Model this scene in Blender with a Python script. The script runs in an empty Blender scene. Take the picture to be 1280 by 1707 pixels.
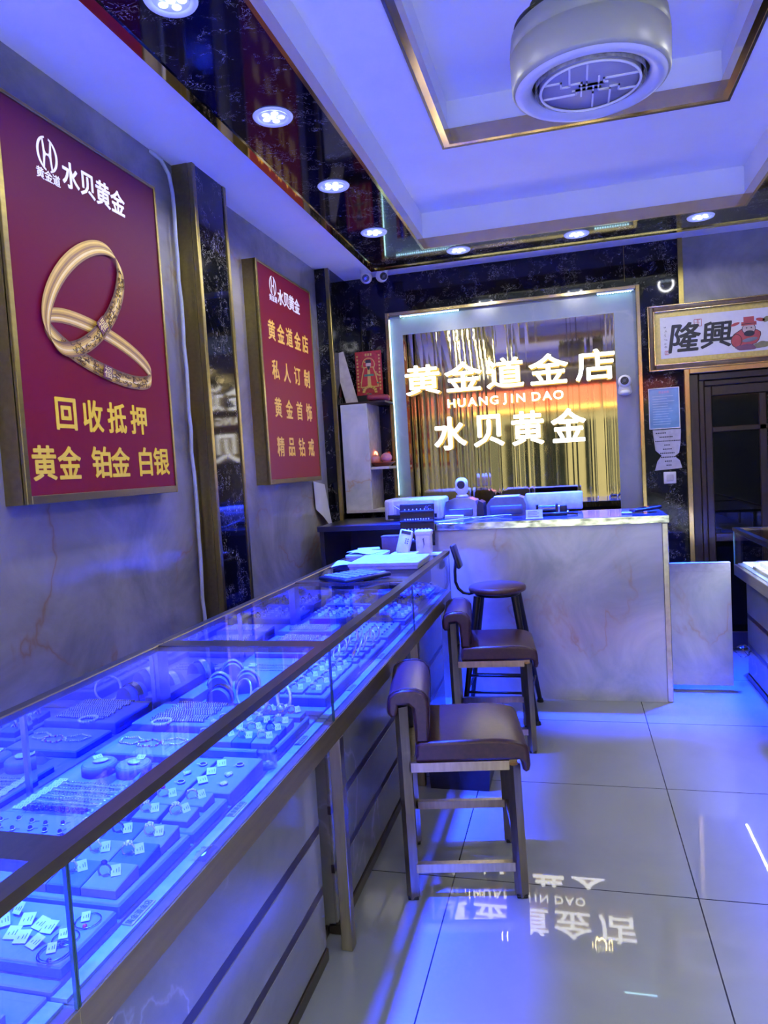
import bpy, bmesh, math, random
from mathutils import Vector, Matrix
random.seed(7)
PI = math.pi
SC = bpy.context.scene
COL = SC.collection

# ------------------------------------------------------------------ camera, world, sun, exposure
def make_camera():
    yaw, pitch, roll, h = -.2553, -.06188, -.05875, 1.475
    cy, sy = math.cos(yaw), math.sin(yaw)
    f = Vector((sy*math.cos(pitch), cy*math.cos(pitch), math.sin(pitch)))
    r = Vector((cy, -sy, 0)); u = r.cross(f)
    r2 = math.cos(roll)*r + math.sin(roll)*u
    u2 = -math.sin(roll)*r + math.cos(roll)*u
    cd = bpy.data.cameras.new('camera'); co = bpy.data.objects.new('camera', cd); COL.objects.link(co)
    m = Matrix((r2, u2, -f)).transposed().to_4x4(); m.translation = Vector((0, 0, h))
    co.matrix_world = m
    cd.sensor_fit = 'VERTICAL'; cd.sensor_height = 36; cd.lens = 1202.7/1707*36
    cd.clip_start = .02
    SC.camera = co
make_camera()

SC.view_settings.view_transform = 'Standard'
SC.view_settings.look = 'None'
SC.view_settings.gamma = 1
SC.view_settings.use_curve_mapping = False
SC.view_settings.exposure = 1.92
SC.cycles.use_denoising = True
SC.cycles.max_bounces = 10
SC.cycles.diffuse_bounces = 4
SC.cycles.glossy_bounces = 5
SC.cycles.transparent_max_bounces = 32
SC.cycles.sample_clamp_indirect = 6
SC.cycles.caustics_reflective = False
SC.cycles.caustics_refractive = False

SKY_STRENGTH = 9.5
DOWN_COL = (.0035, .030, 1.0)     # the ceiling spots: a hard blue white
DOWN_WATT = 1750.0
DOWN_ANGLE, DOWN_BLEND = .70, 1.0
SPILL_COL, SPILL_WATT = (.95, .95, 1.0), 3.4      # their weak wide spill

w = bpy.data.worlds.new('sky'); SC.world = w; w.use_nodes = True
nt = w.node_tree; bg = nt.nodes['Background']
sky = nt.nodes.new('ShaderNodeTexSky'); sky.sky_type = 'HOSEK_WILKIE'; sky.turbidity = 6
sky.sun_direction = (.2, .6, .75)
mixn = nt.nodes.new('ShaderNodeMix'); mixn.data_type = 'RGBA'; mixn.inputs[0].default_value = .75
nt.links.new(sky.outputs[0], mixn.inputs[6]); mixn.inputs[7].default_value = (.85, .95, 1, 1)
nt.links.new(mixn.outputs[2], bg.inputs[0]); bg.inputs[1].default_value = SKY_STRENGTH

sd = bpy.data.lights.new('sun', 'SUN'); sd.energy = .6; sd.angle = .02; sd.color = (1, .95, .86)
so = bpy.data.objects.new('sun', sd); COL.objects.link(so)
so.rotation_euler = Vector((.15, -.62, -.77)).to_track_quat('-Z', 'Y').to_euler()
pd = bpy.data.lights.new('storefront_portal', 'AREA'); pd.shape = 'RECTANGLE'; pd.size = 3.4; pd.size_y = 2.7
pd.cycles.is_portal = True
po = bpy.data.objects.new('storefront_portal', pd); COL.objects.link(po)
po.location = (.1, -1.72, 1.4); po.rotation_euler = (PI/2, 0, 0)     # faces into the room (+Y)

# ------------------------------------------------------------------ materials
MATS = {}
def _new(name):
    m = bpy.data.materials.new(name); m.use_nodes = True
    t = m.node_tree; b = t.nodes['Principled BSDF']
    return m, t, b
def _coord(t, scale=(1, 1, 1)):
    tc = t.nodes.new('ShaderNodeTexCoord'); mp = t.nodes.new('ShaderNodeMapping')
    mp.inputs['Scale'].default_value = scale
    t.links.new(tc.outputs['Object'], mp.inputs['Vector'])
    return mp.outputs['Vector']
def _noise(t, vec, scale, detail=3, rough=.5, dist=0):
    n = t.nodes.new('ShaderNodeTexNoise'); n.inputs['Scale'].default_value = scale
    n.inputs['Detail'].default_value = detail; n.inputs['Roughness'].default_value = rough
    n.inputs['Distortion'].default_value = dist
    t.links.new(vec, n.inputs['Vector']); return n.outputs['Fac']
def _ramp(t, fac, stops):
    r = t.nodes.new('ShaderNodeValToRGB'); e = r.color_ramp.elements
    while len(e) < len(stops): e.new(.5)
    for i, (p, c) in enumerate(stops):
        e[i].position = p; e[i].color = (*c, 1) if len(c) == 3 else c
    t.links.new(fac, r.inputs['Fac']); return r.outputs['Color']
def _mix(t, fac, a, b, mode='MIX'):
    m = t.nodes.new('ShaderNodeMix'); m.data_type = 'RGBA'; m.blend_type = mode
    for s, v in ((0, fac), (6, a), (7, b)):
        if isinstance(v, (int, float)): m.inputs[s].default_value = v
        elif isinstance(v, tuple): m.inputs[s].default_value = (*v, 1)
        else: t.links.new(v, m.inputs[s])
    return m.outputs[2]
def P(name, col, rough=.5, metal=0, var=.12, scale=30, stretch=(1, 1, 1), emis=None, estr=0, spec=.5, coat=0):
    if name in MATS: return MATS[name]
    m, t, b = _new(name)
    n = _noise(t, _coord(t, stretch), scale)
    lo = tuple(c*(1-var) for c in col); hi = tuple(min(1, c*(1+var)) for c in col)
    t.links.new(_ramp(t, n, [(.3, lo), (.7, hi)]), b.inputs['Base Color'])
    b.inputs['Roughness'].default_value = rough; b.inputs['Metallic'].default_value = metal
    b.inputs['Specular IOR Level'].default_value = spec; b.inputs['Coat Weight'].default_value = coat
    b.inputs['Coat Roughness'].default_value = .05
    if emis:
        b.inputs['Emission Color'].default_value = (*emis, 1); b.inputs['Emission Strength'].default_value = estr
    MATS[name] = m; return m
def marble(name, base, cloud, vein, rough=.12, vscale=1.1, amount=1.0):
    m, t, b = _new(name); v = _coord(t)
    c = _ramp(t, _noise(t, v, 1.8, 6, .62, 1.0), [(.34, base), (.64, cloud)])
    # long thin veins: where warped noise crosses its middle, with a faint stain along each
    n1 = _noise(t, v, vscale, 6, .5, .35)
    line = _ramp(t, n1, [(.468, (0, 0, 0)), (.494, (amount*.18,)*3), (.5, (amount,)*3), (.506, (amount*.18,)*3), (.532, (0, 0, 0))])
    gate = _ramp(t, _noise(t, v, 1.7, 2), [(.44, (0, 0, 0)), (.60, (1, 1, 1))])
    f = _mix(t, 1.0, line, gate, 'MULTIPLY')
    t.links.new(_mix(t, f, c, vein), b.inputs['Base Color'])
    b.inputs['Roughness'].default_value = rough
    MATS[name] = m; return m
def black_marble(name, stretch=(1, 1, 1)):
    m, t, b = _new(name); v = _coord(t, stretch)
    n = _noise(t, v, 16, 3, .55, 3.2)
    line = _ramp(t, n, [(.488, (0, 0, 0)), (.5, (1, 1, 1)), (.512, (0, 0, 0))])
    gate = _ramp(t, _noise(t, v, 9, 3, .6, 1.0), [(.50, (0, 0, 0)), (.58, (1, 1, 1))])
    f = _mix(t, 1.0, line, gate, 'MULTIPLY')
    dark = _ramp(t, _noise(t, v, 3, 3), [(.3, (.002, .002, .005)), (.7, (.005, .006, .014))])
    t.links.new(_mix(t, f, dark, (.55, .53, .50)), b.inputs['Base Color'])
    b.inputs['Roughness'].default_value = .06; b.inputs['Specular IOR Level'].default_value = .32
    MATS[name] = m; return m
def pane_mat(name, tint=(.97, .985, .99), refl=1.0, rough=0.0):
    m = bpy.data.materials.new(name); m.use_nodes = True; t = m.node_tree; t.nodes.clear()
    out = t.nodes.new('ShaderNodeOutputMaterial'); mx = t.nodes.new('ShaderNodeMixShader')
    tr = t.nodes.new('ShaderNodeBsdfTransparent'); gl = t.nodes.new('ShaderNodeBsdfGlossy')
    tr.inputs[0].default_value = (*tint, 1); gl.inputs['Roughness'].default_value = rough
    lw = t.nodes.new('ShaderNodeLayerWeight'); lw.inputs[0].default_value = .5
    pw = t.nodes.new('ShaderNodeMath'); pw.operation = 'POWER'; pw.inputs[1].default_value = 5
    ma = t.nodes.new('ShaderNodeMath'); ma.operation = 'MULTIPLY_ADD'
    ma.inputs[1].default_value = .75*refl; ma.inputs[2].default_value = .035*refl
    t.links.new(lw.outputs['Facing'], pw.inputs[0]); t.links.new(pw.outputs[0], ma.inputs[0])
    t.links.new(ma.outputs[0], mx.inputs[0]); t.links.new(tr.outputs[0], mx.inputs[1])
    t.links.new(gl.outputs[0], mx.inputs[2]); t.links.new(mx.outputs[0], out.inputs[0])
    MATS[name] = m; return m
def floor_mat():
    m, t, b = _new('polished_tile'); tc = t.nodes.new('ShaderNodeTexCoord')
    sep = t.nodes.new('ShaderNodeSeparateXYZ'); t.links.new(tc.outputs['Object'], sep.inputs[0])
    def line(sock, off):
        a = t.nodes.new('ShaderNodeMath'); a.operation = 'SUBTRACT'; a.inputs[1].default_value = off
        t.links.new(sock, a.inputs[0])
        p = t.nodes.new('ShaderNodeMath'); p.operation = 'PINGPONG'; p.inputs[1].default_value = .405
        t.links.new(a.outputs[0], p.inputs[0])
        l = t.nodes.new('ShaderNodeMath'); l.operation = 'LESS_THAN'; l.inputs[1].default_value = .0022
        t.links.new(p.outputs[0], l.inputs[0]); return l.outputs[0]
    mx = t.nodes.new('ShaderNodeMath'); mx.operation = 'MAXIMUM'
    t.links.new(line(sep.outputs[0], .350), mx.inputs[0]); t.links.new(line(sep.outputs[1], 2.455), mx.inputs[1])
    v = _coord(t)
    c = _ramp(t, _noise(t, v, 1.5, 5, .6, .8), [(.3, (.265, .27, .26)), (.7, (.305, .31, .30))])
    t.links.new(_mix(t, mx.outputs[0], c, (.03, .03, .04)), b.inputs['Base Color'])
    b.inputs['Roughness'].default_value = .022; b.inputs['Specular IOR Level'].default_value = .55
    MATS['polished_tile'] = m; return m
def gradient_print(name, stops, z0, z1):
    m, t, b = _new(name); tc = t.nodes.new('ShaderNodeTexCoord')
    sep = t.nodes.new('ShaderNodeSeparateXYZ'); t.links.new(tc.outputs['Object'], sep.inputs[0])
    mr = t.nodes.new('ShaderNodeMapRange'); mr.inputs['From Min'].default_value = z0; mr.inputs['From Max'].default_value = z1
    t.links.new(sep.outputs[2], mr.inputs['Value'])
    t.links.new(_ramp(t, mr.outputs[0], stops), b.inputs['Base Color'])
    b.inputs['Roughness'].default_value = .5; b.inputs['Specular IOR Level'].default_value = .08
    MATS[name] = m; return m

LIGHT_MARBLE = marble('light_marble', (.18, .178, .18), (.33, .32, .31), (.27, .14, .055), .14, .75, .6)
COUNTER_MARBLE = marble('counter_marble', (.38, .42, .43), (.66, .67, .66), (.46, .27, .10), .12, .9, .65)
CASE_STONE = marble('case_stone', (.21, .215, .16), (.29, .295, .22), (.62, .62, .60), .14, 1.6, .6)
DARK_TOP = marble('dark_green_marble', (.02, .03, .025), (.10, .12, .10), (.5, .5, .46), .08, 5, 1.0)
SHINY_EDGE = P('shiny_edge', (.50, .50, .36), .13, .9, .75, 16, (1, 1, 3))
BLACK_MARBLE = black_marble('black_marble')
TILE = floor_mat()
WHITE_PAINT = P('white_paint', (.90, .92, .96), .65, var=.02, scale=4)
BRASS = P('brass', (.60, .44, .18), .16, 1, .05, 12)
BRASS_BAND = P('brass_band', (.34, .27, .085), .36, .75, .10, 60, (1, .1, 1))
RAIL = P('dark_brass_rail', (.20, .155, .05), .30, 1, .10, 60, (1, .1, 1))
BRASS_BRUSHED = P('brushed_brass', (.30, .235, .07), .32, 1, .10, 60, (1, .1, 1))
BRASS_MIRROR = P('mirror_gold', (.60, .46, .20), .045, 1, .03, 3)
STEEL_BRONZE = P('brushed_bronze', (.42, .36, .25), .30, 1, .12, 80, (1, 1, .1))
DARK_BRONZE = P('dark_bronze', (.10, .08, .06), .3, .8, .1, 20)
MIRROR = P('mirror', (.86, .88, .90), .01, 1, .01, 2)
ALU = P('aluminium', (.55, .55, .57), .3, 1, .06, 30)
GLASS = pane_mat('clear_glass')
GLASS_EDGE = P('glass_edge', (.04, .12, .14), .1, 0, .1, 10)
PLASTIC_BAG = pane_mat('clear_plastic', (.90, .91, .93), 2.2, .12)
WHITE_VELVET_BLUE_LIT = P('white_leatherette_blue_lit', (.18, .21, .92), .7, 0, .04, 80)  # white leatherette; the spots' blue light is put into its colour
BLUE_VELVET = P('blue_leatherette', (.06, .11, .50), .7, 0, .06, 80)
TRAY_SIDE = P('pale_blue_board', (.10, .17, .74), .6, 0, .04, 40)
PAPER = P('paper', (.56, .57, .60), .7, 0, .03, 20)
INK = P('black_ink', (.012, .012, .016), .5, 0, .2, 40)
SILVER = P('silver', (.80, .82, .88), .2, .55, .25, 160)
DARK_SILVER = P('oxidised_silver', (.22, .22, .26), .25, 1, .2, 90)
GOLD = P('gold', (.83, .60, .22), .18, 1, .06, 60)
GEM = P('clear_stone', (.85, .88, .95), .03, .3, .15, 200, spec=1, coat=1)
RED_GEM = P('red_stone', (.45, .02, .05), .06, 0, .2, 100, coat=1)
DARK_GEM = P('dark_stone', (.03, .02, .08), .06, 0, .3, 100, coat=1)
JADE = P('pale_stone', (.50, .55, .42), .15, 0, .3, 60, coat=.5)
RED_CORD = P('red_cord', (.40, .03, .04), .7, 0, .2, 100)
LEATHER = P('maroon_leather', (.050, .017, .020), .30, 0, .25, 70, spec=.6)
BLACK_PLASTIC = P('black_plastic', (.009, .009, .006), .35, 0, .2, 40)
BLACK_METAL = P('black_metal', (.015, .016, .020), .35, .4, .2, 40)
NAVY_PLASTIC = P('navy_plastic', (.012, .014, .035), .5, 0, .2, 30)
WHITE_PLASTIC = P('white_plastic', (.74, .74, .75), .35, 0, .03, 30)
GREY_PLASTIC = P('grey_plastic', (.10, .11, .11), .4, 0, .1, 30)
WALNUT = P('brown_wood', (.105, .048, .025), .4, 0, .35, 14, (1, 8, 1))
DARK_WOOD = P('dark_wood', (.022, .013, .010), .28, 0, .3, 12, (8, 8, 1))
PLYWOOD = P('raw_board', (.36, .32, .26), .7, 0, .15, 20)
DARK_GLASS = P('dark_glass', (.003, .004, .005), .03, 0, .2, 2, spec=.16)
SIGN_WHITE = P('lit_letter', (.9, .9, .86), .4, 0, .02, 10, emis=(1, .97, .86), estr=1.4)
LETTER_SIDE = P('lit_letter_side', (.9, .75, .3), .4, 0, .02, 10, emis=(1, .80, .30), estr=.35)
LED_CYAN = P('led_cyan', (.8, .9, .95), .4, 0, .02, 10, emis=(.45, .90, 1.0), estr=5)
LED_WHITE = P('led_white', (.9, .9, .9), .4, 0, .02, 10, emis=(.95, .97, 1.0), estr=46)
LENS = P('spot_lens', (.9, .9, .95), .2, 0, .02, 10, emis=(.62, .78, 1.0), estr=2.4)
LAMP_RIM = P('spot_rim', (.55, .60, .85), .25, 0, .05, 20, emis=(.36, .46, 1.0), estr=.09)

# ------------------------------------------------------------------ mesh helpers
class MB:
    def __init__(s): s.v = []; s.f = []; s.m = []; s.sm = []
    def add(s, vs, fs, mi=0, smooth=False, M=None):
        o = len(s.v)
        for p in vs: s.v.append(tuple(M @ Vector(p)) if M else tuple(p))
        for f in fs: s.f.append([i+o for i in f]); s.m.append(mi); s.sm.append(smooth)
        return s
    def box(s, x0, x1, y0, y1, z0, z1, mi=0, M=None):
        vs = [(x, y, z) for x in (x0, x1) for y in (y0, y1) for z in (z0, z1)]
        return s.add(vs, [(0, 1, 3, 2), (4, 6, 7, 5), (0, 4, 5, 1), (2, 3, 7, 6), (0, 2, 6, 4), (1, 5, 7, 3)], mi, False, M)
    def rbox(s, x0, x1, y0, y1, z0, z1, r=.003, seg=1, mi=0, M=None, smooth=None):
        bm = bmesh.new(); bmesh.ops.create_cube(bm, size=1)
        for v in bm.verts:
            v.co = Vector((x0+(v.co.x+.5)*(x1-x0), y0+(v.co.y+.5)*(y1-y0), z0+(v.co.z+.5)*(z1-z0)))
        r = min(r, .49*abs(x1-x0), .49*abs(y1-y0), .49*abs(z1-z0))
        bmesh.ops.bevel(bm, geom=bm.edges[:], offset=r, segments=seg, profile=.5, affect='EDGES')
        bmesh.ops.recalc_face_normals(bm, faces=bm.faces[:])
        bm.verts.index_update()
        s.add([v.co[:] for v in bm.verts], [[v.index for v in f.verts] for f in bm.faces], mi,
              (seg > 1) if smooth is None else smooth, M)
        bm.free(); return s
    def lathe(s, prof, c=(0, 0, 0), n=32, mi=0, M=None, smooth=True, a0=0, a1=2*PI):
        vs = []; fs = []; k = len(prof); full = abs(a1-a0-2*PI) < 1e-6; nn = n if full else n+1
        for i in range(nn):
            a = a0+(a1-a0)*i/n
            for r, z in prof: vs.append((c[0]+r*math.cos(a), c[1]+r*math.sin(a), c[2]+z))
        for i in range(n):
            j = (i+1) % nn
            for q in range(k-1): fs.append((i*k+q, j*k+q, j*k+q+1, i*k+q+1))
        return s.add(vs, fs, mi, smooth, M)
    def cyl(s, p0, p1, r0, r1=None, n=16, mi=0, M=None, smooth=True):
        r1 = r0 if r1 is None else r1
        a = Vector(p0); b = Vector(p1); d = (b-a).normalized()
        u = d.orthogonal().normalized(); w_ = d.cross(u)
        vs = []; fs = []
        for c, r in ((a, r0), (b, r1)):
            for i in range(n):
                t = 2*PI*i/n; vs.append(c+r*(math.cos(t)*u+math.sin(t)*w_))
        for i in range(n): fs.append((i, (i+1) % n, n+(i+1) % n, n+i))
        s.add(vs, fs, mi, smooth, M)
        s.add(vs[:n], [list(range(n))[::-1]], mi, False, M)
        return s.add(vs[n:], [list(range(n))], mi, False, M)
    def tube(s, pts, r, n=6, mi=0, M=None, closed=False, sq=False):
        pts = [Vector(p) for p in pts]; k = len(pts); vs = []; fs = []
        prev = None
        for i, p in enumerate(pts):
            if closed: d = pts[(i+1) % k]-pts[i-1]
            else: d = pts[min(i+1, k-1)]-pts[max(i-1, 0)]
            d = d.normalized() if d.length > 1e-9 else Vector((0, 0, 1))
            if prev is None: u = d.orthogonal().normalized()
            else:
                u = prev-d*prev.dot(d); u = u.normalized() if u.length > 1e-6 else d.orthogonal().normalized()
            prev = u; w_ = d.cross(u)
            rr = r[i] if isinstance(r, (list, tuple)) else r
            for j in range(n):
                t = 2*PI*j/n; vs.append(p+rr*(math.cos(t)*u+math.sin(t)*w_))
        for i in range(k if closed else k-1):
            a = i*n; b = ((i+1) % k)*n
            for j in range(n): fs.append((a+j, a+(j+1) % n, b+(j+1) % n, b+j))
        if not closed: fs += [list(range(n))[::-1], [(k-1)*n+j for j in range(n)]]
        return s.add(vs, fs, mi, True, M)
    def bar(s, p0, p1, w_, h, mi=0, M=None, up=(0, 0, 1)):
        """square bar between two points"""
        a = Vector(p0); b = Vector(p1); d = (b-a).normalized(); u = Vector(up)
        u = (u-d*u.dot(d)); u = u.normalized() if u.length > 1e-5 else d.orthogonal().normalized()
        x = d.cross(u)
        vs = [c+sx*x*w_/2+sy*u*h/2 for c in (a, b) for sx, sy in ((-1, -1), (1, -1), (1, 1), (-1, 1))]
        return s.add(vs, [(3, 2, 1, 0), (4, 5, 6, 7), (0, 1, 5, 4), (1, 2, 6, 5), (2, 3, 7, 6), (3, 0, 4, 7)], mi, False, M)
    def sphere(s, c, r, mi=0, M=None, u=12, v=8, sc=(1, 1, 1)):
        prof = []; vs = []; fs = []
        for i in range(1, v):
            a = PI*i/v
            for j in range(u):
                b = 2*PI*j/u
                vs.append((c[0]+sc[0]*r*math.sin(a)*math.cos(b), c[1]+sc[1]*r*math.sin(a)*math.sin(b), c[2]+sc[2]*r*math.cos(a)))
        top = len(vs); vs.append((c[0], c[1], c[2]+sc[2]*r)); bot = len(vs); vs.append((c[0], c[1], c[2]-sc[2]*r))
        for i in range(v-2):
            for j in range(u): fs.append((i*u+j, (i+1)*u+j, (i+1)*u+(j+1) % u, i*u+(j+1) % u))
        for j in range(u):
            fs.append((top, j, (j+1) % u)); fs.append((bot, (v-2)*u+(j+1) % u, (v-2)*u+j))
        return s.add(vs, fs, mi, True, M)
    def torus(s, c, R, r, axis='Z', n=28, k=8, mi=0, M=None, flat=1.0):
        vs = []; fs = []
        for i in range(n):
            a = 2*PI*i/n
            for j in range(k):
                b = 2*PI*j/k; q = R+r*math.cos(b); h = r*math.sin(b)*flat
                x, y, z = q*math.cos(a), q*math.sin(a), h
                if axis == 'X': x, y, z = z, x, y
                if axis == 'Y': x, y, z = x, z, y
                vs.append((c[0]+x, c[1]+y, c[2]+z))
        for i in range(n):
            for j in range(k): fs.append((i*k+j, ((i+1) % n)*k+j, ((i+1) % n)*k+(j+1) % k, i*k+(j+1) % k))
        return s.add(vs, fs, mi, True, M)
    def prism(s, poly, axis, a, b, mi=0, M=None, smooth=False):
        """poly in the plane normal to axis, extruded from a to b"""
        n = len(poly)
        def pt(p, h):
            return {'X': (h, p[0], p[1]), 'Y': (p[0], h, p[1]), 'Z': (p[0], p[1], h)}[axis]
        vs = [pt(p, a) for p in poly]+[pt(p, b) for p in poly]
        s.add(vs, [(i, (i+1) % n, n+(i+1) % n, n+i) for i in range(n)], mi, smooth, M)
        s.add(vs[:n], [list(range(n))[::-1]], mi, False, M)
        return s.add(vs[n:], [list(range(n))], mi, False, M)
    def build(s, name, mats, parent=None, local=False):
        me = bpy.data.meshes.new(name)
        off = Vector((0, 0, 0))
        if parent is not None and not local:
            r = parent
            while r.parent: r = r.parent
            off = Vector(r.location)
        me.from_pydata([Vector(v)-off for v in s.v], [], s.f)
        for mm in (mats if isinstance(mats, (list, tuple)) else [mats]): me.materials.append(mm)
        me.polygons.foreach_set('material_index', s.m); me.polygons.foreach_set('use_smooth', s.sm)
        bm = bmesh.new(); bm.from_mesh(me); bmesh.ops.recalc_face_normals(bm, faces=bm.faces[:]); bm.to_mesh(me); bm.free()
        me.update()
        o = bpy.data.objects.new(name, me); COL.objects.link(o)
        if parent is not None: o.parent = parent
        return o

def tag(o, label, cat, group=None):
    o['label'] = label; o['category'] = cat
    if group: o['group'] = group
    return o
def thing(name, label, cat, loc=(0, 0, 0), rz=0, group=None):
    o = bpy.data.objects.new(name, None); COL.objects.link(o); o.empty_display_size = .05
    o.location = loc; o.rotation_euler = (0, 0, rz)
    return tag(o, label, cat, group)
def struct(name, mb, mats, parent=None):
    o = mb.build(name, mats, parent)
    if parent is None: o['kind'] = 'structure'
    return o
def dup(root, loc=None, rz=None, label=None, group=None):
    r = root.copy(); COL.objects.link(r)
    if loc is not None: r.location = loc
    if rz is not None: r.rotation_euler = (0, 0, rz)
    if label: r['label'] = label
    if group: r['group'] = group
    elif 'group' in r and group == '': del r['group']
    for ch in list(root.children):
        c = ch.copy(); COL.objects.link(c); c.parent = r
        for g in list(ch.children):
            d = g.copy(); COL.objects.link(d); d.parent = c
    return r

def text_verts(s, size, extrude=.002, offset=0.0, bevel=0, sx=1.0, ital=0.0):
    """glyph mesh centred on the origin in XY, facing +Z"""
    cu = bpy.data.curves.new('lettering', 'FONT'); cu.body = s; cu.size = 1.0
    cu.extrude = extrude/size; cu.offset = offset; cu.bevel_depth = bevel/size
    cu.resolution_u = 3; cu.align_x = 'CENTER'; cu.align_y = 'CENTER'; cu.shear = ital
    o = bpy.data.objects.new('lettering', cu); COL.objects.link(o)
    bpy.context.view_layer.update()
    me = o.to_mesh()
    vs = [v.co.copy() for v in me.vertices]; fs = [list(p.vertices) for p in me.polygons]
    o.to_mesh_clear(); bpy.data.objects.remove(o); bpy.data.curves.remove(cu)
    xs = [v.x for v in vs]; ys = [v.y for v in vs]
    cx = (min(xs)+max(xs))/2; cy = (min(ys)+max(ys))/2
    return [Vector(((v.x-cx)*size*sx, (v.y-cy)*size, v.z*size)) for v in vs], fs
# frames: text X axis -> direction, text Y axis -> up, text Z -> out of the surface
def frame(origin, xd, yd):
    x = Vector(xd).normalized(); y = Vector(yd).normalized(); z = x.cross(y)
    m = Matrix((x, y, z)).transposed().to_4x4(); m.translation = Vector(origin); return m
def put_text(mb, s, size, origin, xd, yd, mi=0, side_mi=None, **k):
    off = k.pop('offset', 0)*size
    vs0, fs = text_verts(s, size, **k)
    M = frame(origin, xd, yd); z = [v.z for v in vs0]; zt = max(z)-1e-5
    top = []; rest = []
    for f in fs: (top if all(vs0[i].z >= zt for i in f) else rest).append(f)
    # heavier strokes: the glyph is laid down several times round a small circle
    shifts = [(0, 0)] if off < .0003 else [(0, 0)]+[(off*math.cos(PI*i/4), off*math.sin(PI*i/4)) for i in range(8)]
    for q, (dx, dy) in enumerate(shifts):
        vs = [v+Vector((dx, dy, 2e-5*q if off >= .0003 else 0)) for v in vs0]
        mb.add(vs, top, mi, False, M); mb.add(vs, rest, mi if side_mi is None else side_mi, False, M)
    return mb

# ================================================================== THE SETTING
XL, XR, YB, YF, ZC = -1.765, 1.95, 5.55, -1.70, 2.955
RXO0, RXI0, RXI1, RXO1 = -1.25, -.855, 1.035, 1.43      # ceiling ring, outer/inner X
RYI0, RYI1, RYO0, RYO1 = -.10, 4.64, -.50, 4.95          # inner/outer Y
ZR, Z1, Z2 = 2.85, 3.07, 3.27                            # ring underside, first and second tray
OX0, OX1, OY0, OY1 = -.525, .745, .85, 3.70              # inner opening

def rect_ring(mb, x0, x1, y0, y1, X0, X1, Y0, Y1, za, zb, mi=0):
    mb.box(X0, x0, Y0, Y1, za, zb, mi); mb.box(x1, X1, Y0, Y1, za, zb, mi)
    mb.box(x0, x1, Y0, y0, za, zb, mi); mb.box(x0, x1, y1, Y1, za, zb, mi)

struct('floor', MB().box(XL-.1, XR+.1, YF-.1, YB+.2, -.08, 0), TILE)
c = MB()
rect_ring(c, RXI0-.02, RXI1+.02, RYI0-.02, RYI1+.02, XL-.1, XR+.1, YF-.1, YB+.2, ZC, Z2+.25)
rect_ring(c, OX0-.02, OX1+.02, OY0-.02, OY1+.02, RXI0-.02, RXI1+.02, RYI0-.02, RYI1+.02, Z1, Z2+.25)
c.box(OX0-.02, OX1+.02, OY0-.02, OY1+.02, Z2, Z2+.25)
struct('ceiling', c, WHITE_PAINT)
# black marble band round the tray, with its gold edges
t = MB(); rect_ring(t, RXI0, RXI1, RYI0, RYI1, RXO0, RXO1, RYO0, RYO1, ZR, ZC)
struct('trim_1', t, BLACK_MARBLE)
t = MB()
rect_ring(t, RXO0, RXO1, RYO0, RYO1, RXO0-.042, RXO1+.042, RYO0-.042, RYO1+.042, ZR-.006, ZC)
struct('trim_2', t, BRASS_MIRROR)
t = MB()
rect_ring(t, RXI0+.012, RXI1-.012, RYI0+.012, RYI1-.012, RXI0-.004, RXI1+.004, RYI0-.004, RYI1+.004, ZR-.004, ZR+.062)
struct('trim_3', t, BRASS)
t = MB()
rect_ring(t, RXI0+.006, RXI1-.006, RYI0+.006, RYI1-.006, RXI0-.02, RXI1+.02, RYI0-.02, RYI1+.02, ZR+.062, Z1)
struct('trim_4', t, WHITE_PAINT)
t = MB()
rect_ring(t, OX0+.010, OX1-.010, OY0+.010, OY1-.010, OX0-.020, OX1+.020, OY0-.020, OY1+.020, Z1-.012, Z1+.065)
struct('trim_5', t, BRASS)
t = MB(); rect_ring(t, OX0+.004, OX1-.004, OY0+.004, OY1-.004, OX0-.02, OX1+.02, OY0-.02, OY1+.02, Z1+.065, Z2)
struct('trim_6', t, WHITE_PAINT)
t = MB(); rect_ring(t, OX0-.020, OX1+.020, OY0-.020, OY1+.020, OX0-.032, OX1+.032, OY0-.032, OY1+.032, Z1-.014, Z1+.001)
struct('trim_7', t, DARK_BRONZE)

struct('wall_left', MB().box(XL-.1, XL, YF-.1, YB+.2, 0, Z2+.2), LIGHT_MARBLE)
struct('wall_right', MB().box(XR, XR+.1, YF-.1, YB+.2, 0, Z2+.2), LIGHT_MARBLE)
DX0, DX1, DZ = .83, 1.80, 2.015                          # the doorway
wb = MB()
wb.box(XL, DX0-.02, YB, YB+.2, 0, Z2+.2, 0)
wb.box(DX0-.02, XR, YB, YB+.2, DZ, Z2+.2, 1)
wb.box(DX1, XR, YB, YB+.2, 0, DZ, 1)
wb.box(DX0-.02, DX1, YB+.16, YB+.2, 0, DZ, 0)
struct('wall_back', wb, [BLACK_MARBLE, LIGHT_MARBLE])
# thin joints between the black slabs
t = MB()
t.box(.43, .433, YB-.002, YB, 2.70, ZC)
t.box(.79, .822, YB-.012, YB, 2.04, ZC)
struct('trim_8', t, BRASS_BRUSHED)
# gold architrave round the doorway
t = MB(); t.rbox(DX0-.025, DX0+.012, YB-.022, YB, 0, DZ+.035, .004); t.rbox(DX0+.012, DX1+.03, YB-.022, YB, DZ-.01, DZ+.035, .004)
struct('trim_9', t, BRASS)
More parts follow.
